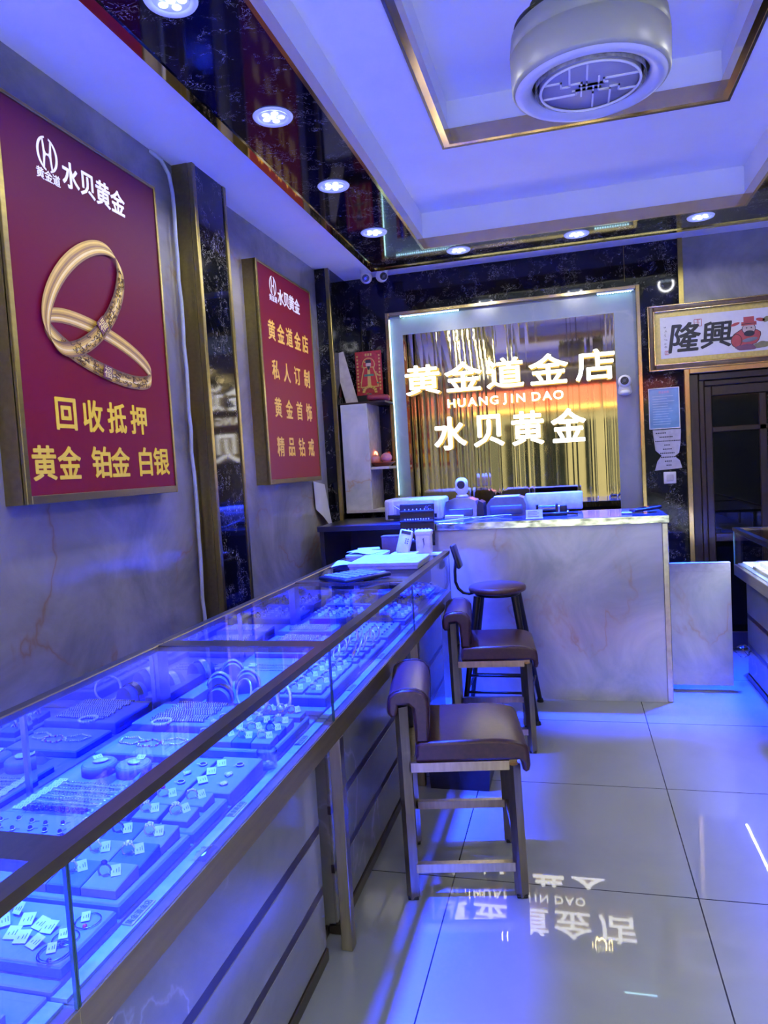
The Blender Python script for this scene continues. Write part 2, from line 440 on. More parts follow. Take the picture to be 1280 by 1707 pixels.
# pilasters on the left wall
for i, (y0, y1) in enumerate(((3.17, 3.50), (5.14, YB))):
    t = MB(); t.box(XL, -1.662, y0, y1, 0, ZC, 0)
    t.rbox(-1.685, -1.655, y0-.006, y0+.022, 0, ZC, .003, 1, 1)
    t.box(XL, -1.685, y0-.004, y0, 0, ZC, 1 if i == 0 else 0)
    if i == 0: t.rbox(-1.685, -1.655, y1-.02, y1+.006, 0, ZC, .003, 1, 1)
    struct('trim_%d' % (10+i), t, [BLACK_MARBLE, BRASS_BRUSHED])
# shop front behind the camera: piers, header and a glazed opening to the street
wf = MB()
wf.box(XL-.1, -1.55, YF-.1, YF, 0, Z2+.2); wf.box(1.75, XR+.1, YF-.1, YF, 0, Z2+.2); wf.box(-1.55, 1.75, YF-.1, YF, 2.72, Z2+.2)
struct('wall_front', wf, LIGHT_MARBLE)
wi = MB()
for x in (-1.55, -.47, .62, 1.71): wi.rbox(x, x+.04, YF-.07, YF-.03, 0, 2.72, .003)
wi.box(-1.55, 1.75, YF-.07, YF-.03, 2.66, 2.72); wi.box(-1.55, -.43, YF-.07, YF-.03, 0, .08); wi.box(.62, 1.75, YF-.07, YF-.03, 0, .08)
wo = struct('window_1', wi, BLACK_METAL)
for x0, x1 in ((-1.51, -.47), (.66, 1.71)): MB().box(x0, x1, YF-.054, YF-.046, .08, 2.66).build('pane', GLASS, wo)
# door with dark glass
d = MB()
for x0, x1, z0, z1, y in ((DX0+.012, DX0+.075, 0, DZ-.01, .02), (DX0+.075, DX0+.115, 0, DZ-.05, .04)): d.rbox(x0, x1, YB+y, YB+.14, z0, z1, .006)
d.rbox(DX0+.075, DX1, YB+.02, YB+.14, DZ-.06, DZ-.01, .006); d.rbox(DX0+.115, DX1, YB+.04, YB+.14, DZ-.10, DZ-.06, .006)
do = struct('door_1', d, DARK_WOOD)
lf = MB()
lf.rbox(DX0+.115, DX0+.165, YB+.055, YB+.10, .02, DZ-.10, .005); lf.rbox(DX0+.165, DX1, YB+.055, YB+.10, DZ-.17, DZ-.10, .005)
lf.rbox(DX0+.165, DX1, YB+.06, YB+.10, 1.585, 1.625, .005); lf.rbox(DX0+.165, DX1, YB+.06, YB+.10, .80, .86, .005); lf.rbox(DX0+.165, DX1, YB+.055, YB+.10, .02, .14, .005)
lf.rbox(1.30, 1.35, YB+.06, YB+.10, .14, DZ-.17, .005)
lf.build('door_leaf', DARK_WOOD, do)
for z0, z1 in ((.14, .80), (.86, 1.585), (1.625, DZ-.17)):
    MB().box(DX0+.165, 1.30, YB+.075, YB+.085, z0, z1).build('pane', DARK_GLASS, do)

# the street seen in the gold mirror
g = MB().box(-14, 14, -16, YF-.1, -.12, -.04); struct('floor_outside', g, P('asphalt', (.16, .16, .16), .8, scale=8))
b = thing('street_building', 'pale shop building across the street, reflected in the gold mirror', 'building', (0, -12.5, 0))
m = MB(); m.box(-14, 14, -14, -12.5, 0, 9); m.build('facade', P('plaster', (.052, .048, .036), .8, scale=3), b)
for k, (x0, x1) in enumerate(((-9, -4.6), (-4.4, .2), (.4, 5.2), (5.4, 10))):
    s = MB().box(x0, x1, -12.5, -12.3, 3.0, 4.1).build('signboard', P('red_board', (.22, .006, .004), .5, scale=3), b)
    mm = MB(); mm.box(x0, x1, -12.31, -12.28, 2.95, 3.05); mm.box(x0, x1, -12.31, -12.28, 4.05, 4.15); mm.build('edging', P('yellow_board', (.3, .2, .05), .5), s)
    for q in range(3):
        xx = x0+.4+q*1.35
        MB().box(xx, xx+1.05, -12.5, -12.42, .3, 2.6).build('shop_window', DARK_GLASS, b)
        MB().box(xx, xx+1.05, -12.5, -12.42, 5.2, 6.9).build('window', DARK_GLASS, b)

# ================================================================== LIGHTS THAT HANG OR SIT IN THE CEILING
def downlight():
    t = thing('downlight', 'round ceiling spot', 'downlight', (0, 0, 0))
    MB().lathe([(.050, .012), (.056, -.003), (.074, -.006), (.078, .0), (.078, .012)], n=40).build('rim', LAMP_RIM, t)
    MB().lathe([(.0, -.0015), (.054, -.0015)], n=32).build('reflector', LAMP_RIM, t)
    for k in range(6):
        a = 2*PI*k/5+.3; r = 0 if k == 5 else .032
        MB().sphere((r*math.cos(a), r*math.sin(a), -.002), .0135, sc=(1, 1, .35)).build('lens', LENS, t)
    return t
def spot(x, y, k=1.0):
    l = bpy.data.lights.new('spot_light', 'SPOT'); l.energy = DOWN_WATT*k; l.color = DOWN_COL; l.spot_size = DOWN_ANGLE; l.spot_blend = DOWN_BLEND
    l.shadow_soft_size = .05
    o = bpy.data.objects.new('spot_light', l); COL.objects.link(o); o.location = (x, y, ZR-.03)
    l = bpy.data.lights.new('spill_light', 'SPOT'); l.energy = SPILL_WATT; l.color = SPILL_COL; l.spot_size = 3.05; l.spot_blend = .15; l.shadow_soft_size = .06
    o = bpy.data.objects.new('spill_light', l); COL.objects.link(o); o.location = (x, y, ZR-.03)
D0 = downlight(); first = True
spots = [(-1.055, 1.96, 'round six-lens spot at the top edge, nearest on the left marble band'),
         (-1.055, 2.70, 'round six-lens spot, second from the near end of the left marble band'),
         (-1.055, 3.44, 'round six-lens spot, third from the near end of the left marble band'),
         (-1.055, 4.19, 'round six-lens spot at the far end of the left marble band'),
         (-.643, 4.765, 'round six-lens spot on the back marble band, left of its three'),
         (.098, 4.76, 'round six-lens spot in the middle of the back marble band'),
         (.812, 4.745, 'round six-lens spot on the back marble band, right of its three, under the tray corner')]
for x, y, lab in spots:
    o = D0 if first else dup(D0); first = False
    o.location = (x, y, ZR-.001); tag(o, lab, 'downlight', 'round spots in the ceiling band'); spot(x, y)
for x, y in ((-1.055, 1.2), (-1.055, .46), (-1.055, -.28), (1.23, 3.44), (1.23, 2.7), (1.23, 1.96), (1.23, 1.2)): spot(x, y, .2 if x > 0 else 1)

# fan lamp in the tray
LX, LY, LZ = .105, 2.36, 2.585
fan = thing('fan_lamp', 'large round off-white ceiling fan lamp with lattice front in the ceiling tray', 'ceiling lamp', (LX, LY, LZ))
CREAM = P('cream_plastic', (.33, .335, .27), .35, var=.03, scale=6)
R = .232
MB().lathe([(R-.03, .004), (R-.006, .004), (R, .014), (R+.002, .105), (R-.002, .108), (R-.002, .112), (R+.002, .115), (R-.004, .165), (R-.03, .185), (.10, .20), (.10, .185)], (LX, LY, LZ), 72).build('housing', CREAM, fan)
rim = MB().lathe([(R-.010, .004), (R-.018, -.004), (R-.032, -.006), (R-.044, -.002), (R-.054, .004), (R-.060, .010), (R-.060, .03)], (LX, LY, LZ), 72).build('light_rim', P('lamp_acrylic', (.60, .61, .66), .3, var=.02), fan)
cr = MB()
for k in range(56):
    a = 2*PI*k/56; r = .166
    M = Matrix.Translation((LX+r*math.cos(a), LY+r*math.sin(a), LZ+.018)) @ Matrix.Rotation(a, 4, 'Z')
    cr.add([(-.004, -.009, -.016), (-.004, .009, -.016), (-.004, .009, .016), (-.004, -.009, .016), (-.012, 0, 0)], [(0, 1, 4), (1, 2, 4), (2, 3, 4), (3, 0, 4), (0, 3, 2, 1)], 0, False, M)
cr.build('crystal_ring', P('crystal', (.75, .68, .52), .10, .35, .45, 40), fan)
MB().lathe([(0, .004), (.148, .004), (.148, .034), (0, .034)], (LX, LY, LZ), 64).build('diffuser', P('lamp_panel', (.34, .33, .37), .5, var=.02), fan)
la = MB(); la.torus((LX, LY, LZ), .146, .004, n=64)
h = .008
def lb(x0, y0, x1, y1): la.box(LX+min(x0, x1)-.0028, LX+max(x0, x1)+.0028, LY+min(y0, y1)-.0028, LY+max(y0, y1)+.0028, LZ-.0005, LZ+.004)
for sx in (1, -1):
    for pts in (((-.060, -.130), (-.060, -.030), (-.025, -.030), (-.025, .050)), ((-.135, .035), (-.040, .035), (-.040, .012), (.030, .012)),
                ((-.135, -.050), (-.085, -.050), (-.085, -.020), (-.060, -.020)), ((.010, .130), (.010, .030)), ((-.030, -.012), (.050, -.012)), ((-.010, -.040), (-.010, .012))):
        for p, q in zip(pts, pts[1:]): lb(sx*p[0], sx*p[1], sx*q[0], sx*q[1])
la.build('lattice', P('lamp_lattice', (.88, .87, .87), .4, var=.02), fan)
MB().cyl((LX, LY, LZ+.185), (LX, LY, Z2-.03), .016).build('rod', CREAM, fan)
MB().lathe([(.0, 0), (.075, .0), (.08, .012), (.07, .045), (0, .05)], (LX, LY, Z2-.048), 40).build('canopy', CREAM, fan)
BL = P('smoke_blade', (.10, .10, .11), .15, var=.1)
for k in range(4):
    a0 = k*PI/2+.5; bl = MB(); n = 16; vs = []
    for i in range(n+1):
        a = a0+1.75*i/n; r0 = .085+.10*i/n; r1 = .190+.030*math.sin(PI*i/n)
        for r, z in ((r0, .215+.006*k), (r1, .200+.006*k)):
            for dz in (0, .003): vs.append((LX+r*math.cos(a), LY+r*math.sin(a), LZ+z+dz))
    fs = []
    for i in range(n):
        p = i*4; q = p+4
        fs += [(p, q, q+2, p+2), (p+1, p+3, q+3, q+1), (p, p+1, q+1, q), (p+2, q+2, q+3, p+3)]
    fs += [(0, 2, 3, 1), (n*4, n*4+1, n*4+3, n*4+2)]
    bl.add(vs, fs, 0, True).build('blade', BL, fan)

# ================================================================== POSTERS ON THE LEFT WALL
PXF = -1.685
def poster(name, label, y0, y1, z0, z1, stops):
    t = thing(name, label, 'poster', (XL, (y0+y1)/2, z0))
    f = MB(); w_ = .022
    f.box(XL, PXF-.006, y0, y1, z0, z1, 0)
    for a in ((y0, y0+w_, z0, z1), (y1-w_*.6, y1, z0, z1), (y0+w_, y1-w_*.6, z0, z0+w_*1.3), (y0+w_, y1-w_*.6, z1-w_*.6, z1)): f.rbox(PXF-.012, PXF+.006, *a, .002, 1, 0)
    f.build('frame', BRASS_BRUSHED, t)
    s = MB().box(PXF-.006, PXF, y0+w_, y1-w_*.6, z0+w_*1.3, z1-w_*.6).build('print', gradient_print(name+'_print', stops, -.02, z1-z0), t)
    return t, s
YEL = P('yellow_print', (.95, .68, .030), .6, var=.03, spec=.1); PWHITE = P('white_print', (.9, .88, .9), .45, var=.03)
def wall_text(t, s, y, z, h, mat, off=.018, wfac=1.0, name='character'):
    put_text(m := MB(), s, h, (PXF+.0005, y, z), (0, 1, 0), (0, 0, 1), extrude=.0012, offset=off, sx=wfac)
    return m.build(name, mat, t)
def logo(t, y, z, r, mat):
    m = MB(); n = 40
    def arc(c0, rr, a0, a1, w0, w1):
        vs = []; fs = []
        for i in range(n+1):
            f = i/n; a = a0+(a1-a0)*f; ww = w0+(w1-w0)*math.sin(PI*f)
            for q in (rr-ww, rr):
                for xx in (PXF, PXF+.0015): vs.append((xx, y+q*math.cos(a)*.92, z+q*math.sin(a)*1.05))
        for i in range(n):
            p = i*4; q = p+4
            fs += [(p, p+2, q+2, q), (p+1, q+1, q+3, p+3), (p, q, q+1, p+1), (p+2, p+3, q+3, q+2)]
        m.add(vs, fs)
    arc(0, r, math.radians(102), math.radians(258), .10*r, .20*r); arc(0, r, math.radians(-78), math.radians(78), .10*r, .20*r)
    for s in (1, -1):
        m.prism([(y+s*.30*r, z+.86*r), (y+s*.42*r, z+.86*r), (y+s*.36*r, z), (y+s*.42*r, z-.86*r), (y+s*.30*r, z-.86*r), (y+s*.20*r, z-.20*r), (y+s*.13*r, z-.08*r), (y+s*.13*r, z+.08*r), (y+s*.20*r, z+.20*r)], 'X', PXF, PXF+.0015)
    m.box(PXF, PXF+.0015, y-.15*r, y+.15*r, z-.06*r, z+.06*r)
    m.build('emblem', mat, t)
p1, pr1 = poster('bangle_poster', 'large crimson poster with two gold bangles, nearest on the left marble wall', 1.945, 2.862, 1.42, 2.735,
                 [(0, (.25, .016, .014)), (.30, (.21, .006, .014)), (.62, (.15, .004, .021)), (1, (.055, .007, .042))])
logo(p1, 2.186, 2.607, .056, PWHITE); wall_text(p1, '黄金道', 2.184, 2.533, .040, PWHITE, .01, 1.0, 'caption')
for ch, y in zip('水贝黄金', (2.303, 2.396, 2.488, 2.581)): wall_text(p1, ch, y, 2.578, .098, PWHITE, .022, .95)
for ch, y in zip('回收抵押', (2.171, 2.318, 2.462, 2.607)): wall_text(p1, ch, y, 1.724, .122, YEL, .022, 1.0)
for ch, y in zip('黄金铂金白银', (2.043, 2.168, 2.345, 2.463, 2.634, 2.752)): wall_text(p1, ch, y, 1.555, .122, YEL, .022, 1.0)
# the two printed bangles: a band turned in space and pressed flat onto the print
GT = [P('gold_ink_%s' % n, c, .5, var=.05) for n, c in (('deep', (.12, .045, .008)), ('brown', (.30, .15, .02)), ('mid', (.56, .33, .03)), ('light', (.78, .52, .06)), ('pale', (.92, .72, .20)))]
def bangle_print(cy, cz, a, b_, rot, wid, lift, side):
    """ellipse with semi-axes a, b; the band's visible width follows where it faces us"""
    n = 96; k = 8; mb = MB(); vs = []; cr, sr = math.cos(rot), math.sin(rot); fs = []; mi = []
    for i in range(n):
        th = 2*PI*i/n
        for j in range(k+1):
            f = j/k
            # front half shows the outside of the band, the rear half its inside
            wv = wid
            px = a*math.cos(th)*(1-.02*f); pz = b_*math.sin(th)+side*(f-.5)*wv
            d = .0010+lift+.0035*(.5-.5*math.sin(th)*side)+.0012*math.sin(PI*f)
            vs.append((PXF+d, cy+px*cr-pz*sr, cz+px*sr+pz*cr))
    tones_front = [1, 2, 3, 4, 3, 2, 1, 0]; tones_back = [1, 3, 4, 2, 1, 2, 3, 2]
    for i in range(n):
        th = 2*PI*(i+.5)/n; fr = math.sin(th)*side < 0
        for j in range(k):
            fs.append((i*(k+1)+j, ((i+1) % n)*(k+1)+j, ((i+1) % n)*(k+1)+j+1, i*(k+1)+j+1))
            mi.append((tones_front if fr else tones_back)[j])
    o = len(mb.v); mb.v += vs; mb.f += fs; mb.m += mi; mb.sm += [False]*len(fs)
    mb.build('printed_bangle', GT, pr1)
    def pt(th, f):
        wv = wid
        px = a*math.cos(th)*(1-.02*f); pz = b_*math.sin(th)+side*(f-.5)*wv
        return Vector((PXF+lift+.0070, cy+px*cr-pz*sr, cz+px*sr+pz*cr))
    e = MB(); rnd = random.Random(int(cy*1000))
    for q in range(120):      # engraved scrolls on the front of the band
        th = -PI/2*side+(rnd.random()-.5)*2.0+(.16 if side > 0 else -.0)
        f0 = rnd.uniform(.12, .88); r = rnd.uniform(.05, .14); st = rnd.uniform(0, 6); sp = rnd.uniform(2, 5)
        pts = [pt(th+.55*r*(1-.6*i/8)*math.cos(st+sp*i/8), min(.97, max(.03, f0+1.4*r*(1-.6*i/8)*math.sin(st+sp*i/8)))) for i in range(9)]
        e.tube(pts, .0010, 4)
    e.build('engraving', GT[0], pr1)
bangle_print(2.324, 2.1565, .280, .130, math.radians(42), .060, .006, 1)
bangle_print(2.4125, 1.970, .318, .074, math.radians(-11.4), .055, .0, 1)
for y, z, rr in ((2.398, 2.066, .72), (2.408, 1.893, -.18)):
    m = MB(); u = Vector((0, math.cos(rr), math.sin(rr))); v_ = Vector((0, -math.sin(rr), math.cos(rr)))
    q = .026; o_ = Vector((PXF+.0148, y, z))
    m.add([o_+sx*u*q+sy*v_*q+Vector((dx, 0, 0)) for dx in (0, .001) for sx, sy in ((-1, -1), (1, -1), (1, 1), (-1, 1))], [(0, 1, 2, 3), (4, 7, 6, 5), (0, 4, 5, 1), (1, 5, 6, 2), (2, 6, 7, 3), (3, 7, 4, 0)])
    put_text(m, '福', .046, o_+Vector((.0012, 0, 0)), u, v_, 1, extrude=.0008, offset=.004)
    m.build('fortune_mark', [P('crimson_ink', (.14, .012, .03), .5), GT[4]], pr1)

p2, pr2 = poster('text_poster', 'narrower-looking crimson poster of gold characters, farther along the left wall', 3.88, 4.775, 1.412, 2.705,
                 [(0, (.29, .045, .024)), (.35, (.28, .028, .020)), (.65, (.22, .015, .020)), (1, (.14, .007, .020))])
logo(p2, 4.124, 2.600, .056, PWHITE); wall_text(p2, '黄金道', 4.12, 2.525, .040, PWHITE, .01, 1.0, 'caption')
for ch, y in zip('水贝黄金', (4.239, 4.330, 4.420, 4.515)): wall_text(p2, ch, y, 2.556, .100, PWHITE, .022, .95)
for row, z in (('黄金道金店', 2.328), ('私人订制', 2.096), ('黄金首饰', 1.871), ('精品钻戒', 1.636)):
    ys = (4.062, 4.203, 4.343, 4.484, 4.624) if len(row) == 5 else (4.085, 4.262, 4.440, 4.616)
    for ch, y in zip(row, ys): wall_text(p2, ch, y, z, .125, P('gold_print', (.90, .55, .08), .6, var=.03, spec=.1), .018, .92)
# conduit beside the near pilaster and a sheet of paper on the far one
m = MB(); rnd = random.Random(3)
m.tube([(XL+.0, 2.98, 2.955-.005), (XL+.02, 3.04, 2.93), (XL+.03, 3.085, 2.88)]+[(XL+.032+.003*rnd.uniform(-1, 1), 3.105+.006*rnd.uniform(-1, 1), 2.8-.1*i) for i in range(27)], .009, 8)
m.tube([(XL+.012, 3.135+.004*rnd.uniform(-1, 1), 1.75-.1*i) for i in range(17)], .0055, 6)
tag(m.build('cable_conduit', P('pale_conduit', (.42, .46, .50), .5, scale=20)), 'pale grey cable conduit running down the wall beside the near black pilaster', 'conduit')
m = MB()
vs = []; nn = 8
for i in range(nn+1):
    f = i/nn
    for j in range(5):
        g_ = j/4
        vs.append((XL+.012+.05*f*g_+.012*math.sin(4*g_)*f, 4.80+.235*g_+.02*f, 1.405-f*(.20+.16*g_)-.03*g_))
fs = [(i*5+j, i*5+j+1, (i+1)*5+j+1, (i+1)*5+j) for i in range(nn) for j in range(4)]
n0 = len(vs); vs += [(x-.0012, y, z) for x, y, z in vs]; fs += [tuple(q+n0 for q in f[::-1]) for f in fs]
m.add(vs, fs, 0, True)
tag(m.build('paper_sheet', PAPER), 'white paper sheet hanging below the farther crimson poster', 'paper')

# ================================================================== THE LIT SIGN ON THE BACK WALL
SX0, SX1, SZ0, SZ1 = -1.335, .525, .95, 2.655
SY = YB
sg = thing('shop_sign', 'lit shop sign of white characters on a fluted gold mirror in a pale border', 'sign', ((SX0+SX1)/2, YB, SZ0))
m = MB(); d = .07
m.rbox(SX0-.0, SX0+.028, SY-d, SY, SZ0, SZ1, .003); m.rbox(SX1-.028, SX1, SY-d, SY, SZ0, SZ1, .003); m.rbox(SX0+.028, SX1-.028, SY-d, SY, SZ1-.026, SZ1, .003)
m.build('frame', BRASS, sg)
MX0, MX1, MZ1 = -1.212, .348, 2.485
m = MB(); m.box(SX0+.028, MX0, SY-.022, SY, SZ0, SZ1-.026); m.box(MX1, SX1-.028, SY-.022, SY, SZ0, SZ1-.026); m.box(MX0, MX1, SY-.022, SY, MZ1, SZ1-.026)
m.build('border_panel', marble('pale_panel', (.19, .23, .27), (.26, .29, .32), (.44, .42, .40), .22, .8, .3), sg)
# fluted mirror: long strips, each a shallow curve turned a little differently
m = MB(); rnd = random.Random(11); x = MX0; y0 = SY-.012
while x < MX1-.002:
    w_ = min(rnd.choice((.030, .042, .058, .075)), MX1-x)
    if MX1-(x+w_) < .02: w_ = MX1-x
    tilt = rnd.uniform(-.022, .022); bul = rnd.uniform(.0, .018)*w_; k = 6
    top = []
    for i in range(k+1):
        f = i/k; top.append((x+w_*f, y0-.006-bul*4*f*(1-f)-tilt*w_*(f-.5)))
    poly = top+[(x+w_, y0+.004), (x, y0+.004)]
    n = len(poly)
    vs = [(p[0], p[1], SZ0) for p in poly]+[(p[0], p[1], MZ1) for p in poly]
    m.add(vs, [(i, (i+1) % n, n+(i+1) % n, n+i) for i in range(k)], 0, True)
    m.add(vs, [(k+0, k+1, n+k+1, n+k), (n-1, 0, n, 2*n-1)], 1); m.add(vs[n:], [list(range(n))], 1)
    x += w_
m.build('fluted_mirror', [BRASS_MIRROR, DARK_BRONZE], sg)
YT = SY-.055
def sign_char(s, x, z, h, off, sx=1.0):
    mm = MB(); put_text(mm, s, h, (x, YT, z), (1, 0, 0), (0, 0, 1), 0, 1, extrude=.014, offset=off, sx=sx)
    mm.build('letter', [SIGN_WHITE, LETTER_SIDE], sg)
for ch, x in zip('黄金道金店', (-1.067, -.754, -.443, -.126, .203)): sign_char(ch, x, 2.124, .235, .016, 1.24)
for ch, x in zip('HUANG', (-.853, -.775, -.694, -.612, -.530)): sign_char(ch, x, 1.928, .088, .016, 1.08)
for ch, x in zip('JIN', (-.452, -.398, -.334)): sign_char(ch, x, 1.930, .088, .016, 1.08)
for ch, x in zip('DAO', (-.222, -.142, -.062)): sign_char(ch, x, 1.930, .088, .016, 1.08)
for ch, x in zip('水贝黄金', (-.875, -.583, -.294, .000)): sign_char(ch, x, 1.703, .262, .022, .96)
def led(x0, x1):
    mm = MB(); mm.box(x0, x1, SY-.062, SY-.050, SZ1-.034, SZ1-.026, 1)
    n = int((x1-x0)/.017)
    for i in range(n): mm.rbox(x0+(i+.25)*.017, x0+(i+.75)*.017, SY-.061, SY-.051, SZ1-.039, SZ1-.034, .001)
    mm.build('led_strip', [LED_CYAN, WHITE_PLASTIC], sg)
led(-1.22, -.76); led(.235, .485)
MB().box(SX0+.028, SX0+.032, SY-.05, SY-.042, 1.25, SZ1-.05).build('led_strip', P('led_cyan_soft', (.8, .9, .95), .4, emis=(.45, .88, 1.0), estr=2), sg)

# cameras
def turret(name, label, c, r, look, mount, parent_group='white ceiling cameras'):
    t = thing(name, label, 'camera', c, 0, parent_group)
    c = Vector(c); m_ = Vector(mount); d = (m_-c).normalized()
    mb = MB(); mb.cyl(c+d*r*.35, m_, r*.80, r*1.02, 28); mb.build('base', WHITE_PLASTIC, t)
    MB().sphere(c, r, u=24, v=16).build('ball', WHITE_PLASTIC, t)
    l = Vector(look).normalized(); mb = MB(); mb.cyl(c+l*r*.80, c+l*r*1.02, r*.62, r*.58, 24); mb.build('lens_face', BLACK_PLASTIC, t)
    mb = MB(); u = l.orthogonal().normalized()
    mb.cyl(c+l*r*1.0, c+l*r*1.06, r*.26, r*.22, 16)
    for k in (-1, 1): mb.cyl(c+l*r+u*k*r*.38, c+l*r*1.05+u*k*r*.38, r*.10, r*.08, 10)
    mb.build('lens', P('camera_lens', (.25, .25, .28), .1, .6), t)
    return t
turret('security_camera', 'white turret camera under the ceiling corner, left one of the pair', (-1.415, 5.30, 2.893), .045, (.15, -.9, -.35), (-1.42, 5.32, 2.955))
turret('security_camera', 'white turret camera under the ceiling corner, right one of the pair', (-1.292, 5.29, 2.888), .045, (.55, -.8, -.3), (-1.285, 5.31, 2.955))
t = turret('security_camera', 'white dome camera fixed on the right border of the lit sign', (.402, YB-.075, 1.985), .047, (-.1, -.95, .05), (.405, YB-.022, 1.915), None)
MB().lathe([(0, 0), (.036, 0), (.036, .02), (.022, .03), (0, .03)], (.402, YB-.075, 1.895), 24).build('bracket', WHITE_PLASTIC, t)

# ================================================================== SHRINE SHELF, LEFT OF THE SIGN
AX0, AX1 = -1.645, -1.30; AZ0, AZ1 = 1.165, 1.955; AYF = 5.19
sh = thing('shrine_shelf', 'pale marble-sided wall shrine shelf left of the lit sign', 'shelf', (AX0, YB, AZ0))
MB().rbox(AX0, -1.44, AYF, AYF+.022, AZ0, AZ1, .002).build('front_panel', COUNTER_MARBLE, sh)
MB().box(-1.465, -1.44, AYF+.022, YB, AZ0, AZ1).build('side_panel', PLYWOOD, sh)
MB().box(AX0, AX0+.015, AYF+.022, YB, AZ0, AZ1).build('side_panel', PLYWOOD, sh)
MB().rbox(AX0, AX1, AYF-.004, 5.47, AZ0-.022, AZ0, .002).build('shelf_board', P('pale_shelf', (.52, .50, .48), .4), sh)
MB().rbox(-1.44, AX1, AYF+.02, 5.47, 1.462, 1.482, .002).build('shelf_board', P('pale_shelf', (.52, .50, .48), .4), sh)
MB().rbox(AX0, AX1, AYF, 5.47, AZ1, AZ1+.014, .002).build('shelf_board', DARK_WOOD, sh)
MB().rbox(AX1-.02, AX1, AYF+.25, 5.47, AZ0, AZ1, .002).build('corner_post', BRASS_BRUSHED, sh)
bo = thing('shrine_print', 'red and gold religious print standing above the shrine shelf', 'picture', (-1.49, YB, AZ1+.014))
MB().rbox(-1.598, -1.385, YB-.05, YB-.042, 2.045, 2.385, .002).build('print', P('shrine_red', (.34, .018, .022), .4, var=.35, scale=40), bo)
MB().rbox(-1.60, -1.375, YB-.06, YB-.03, 1.969, 2.045, .004).build('stand', BLACK_PLASTIC, bo)
o = MB(); rnd = random.Random(5); y = YB-.054
def blob(x, z, w_, hh, mi, k=0):
    o.prism([(x+w_*math.cos(a)*(1+.12*math.sin(3*a+k)), z+hh*math.sin(a)) for a in [2*PI*i/18 for i in range(18)]], 'Y', y-.001*mi-.0005, y+.006, mi)
def poly(pts, mi, lift): o.prism(pts, 'Y', y-.0008*lift, y+.006, mi)
for k, (r0, mi) in enumerate(((.052, 1), (.045, 0))): o.prism([(-1.49+r0*math.cos(2*PI*i/20), 2.282+r0*math.sin(2*PI*i/20)) for i in range(20)], 'Y', y-.0006*(k+1), y+.006, mi)
poly([(-1.565, 2.105), (-1.415, 2.105), (-1.432, 2.20), (-1.452, 2.262), (-1.528, 2.262), (-1.548, 2.20)], 1, 2)
poly([(-1.556, 2.112), (-1.424, 2.112), (-1.440, 2.20), (-1.458, 2.256), (-1.522, 2.256), (-1.540, 2.20)], 0, 3)
poly([(-1.505, 2.112), (-1.475, 2.112), (-1.480, 2.25), (-1.500, 2.25)], 1, 4)
poly([(-1.530, 2.190), (-1.450, 2.190), (-1.452, 2.206), (-1.528, 2.206)], 4, 5)
o.prism([(-1.49+.021*math.cos(2*PI*i/18), 2.280+.024*math.sin(2*PI*i/18)) for i in range(18)], 'Y', y-.004, y+.006, 2)
poly([(-1.513, 2.292), (-1.467, 2.292), (-1.472, 2.318), (-1.508, 2.318)], 3, 6); poly([(-1.503, 2.268), (-1.477, 2.268), (-1.484, 2.240), (-1.496, 2.240)], 3, 6)
for q in range(9):
    a0 = PI*q/9; a1 = PI*(q+.75)/9
    poly([(-1.49+r*math.cos(t), 2.060+r*math.sin(t)) for r, t in ((.060, a0), (.060, a1), (.040, a1), (.040, a0))], 1, 7)
for i in range(11):
    for x in (-1.580, -1.403): o.box(x-.006, x+.006, y-.002, y+.006, 2.08+.026*i, 2.094+.026*i, 1)
for i in range(26):
    a = rnd.uniform(0, 2*PI); blob(-1.49+.075*math.cos(a)*rnd.uniform(.7, 1.05), 2.18+.13*math.sin(a), .008, .006, rnd.choice((1, 1, 4)))
for i in range(3): o.box(-1.515+.02*i, -1.502+.02*i, y-.002, y+.006, 2.348, 2.366, 1)
o.build('printed_figure', [P('shrine_crimson', (.42, .02, .02), .4), P('shrine_gold', (.55, .36, .08), .35), P('shrine_skin', (.50, .36, .30), .5), INK, P('shrine_green', (.06, .20, .12), .5)], bo)
m = MB(); M = Matrix.Translation((-1.575, 5.30, AZ1+.014)) @ Matrix.Rotation(-.235, 4, 'Y') @ Matrix.Rotation(.25, 4, 'Z')
m.rbox(-.05, .04, -.012, .012, 0, .40, .002, M=M)
tag(m.build('leaning_board', PLYWOOD), 'bare greyish board leaning on top of the shrine shelf beside the red print', 'board')
m = MB(); M = Matrix.Translation((-1.37, 5.28, AZ1+.02)) @ Matrix.Rotation(.06, 4, 'Y') @ Matrix.Rotation(.2, 4, 'Z')
m.rbox(-.085, .085, -.07, .07, 0, .042, .018, 3, M=M)
tag(m.build('red_pouch', P('red_cloth', (.22, .015, .02), .6)), 'dark red cloth bundle lying on top of the shrine shelf below the red print', 'cloth')
m = MB(); m.lathe([(0, .0), (.055, 0), (.095, .028), (.10, .030), (.096, .034), (.055, .010), (0, .008)], (-1.372, 5.295, 1.482), 28)
tag(m.build('offering_dish', P('red_lacquer', (.30, .05, .015), .3)), 'red lacquer dish on the middle board of the shrine shelf', 'dish')
fr = P('peach_skin', (.52, .19, .17), .45, var=.25, scale=25)
for x, y, z, r, lab in ((-1.418, 5.265, 1.533, .044, 'pinkish round fruit on the red dish, left and lower one'), (-1.330, 5.265, 1.545, .042, 'pinkish round fruit on the red dish, right one showing larger')):
    q = thing('fruit', lab, 'fruit', (x, y, z-r), 0, 'fruit offerings'); MB().sphere((x, y, z), r, u=20, v=14, sc=(1, 1, .92)).build('flesh', fr, q)
    MB().tube([(x, y, z+.85*r), (x+.004, y, z+1.1*r)], .003, 6).build('stem', WALNUT, q)
q = thing('electric_candle', 'small glowing red electric candle behind the fruit on the shrine shelf', 'candle', (-1.432, 5.40, 1.482))
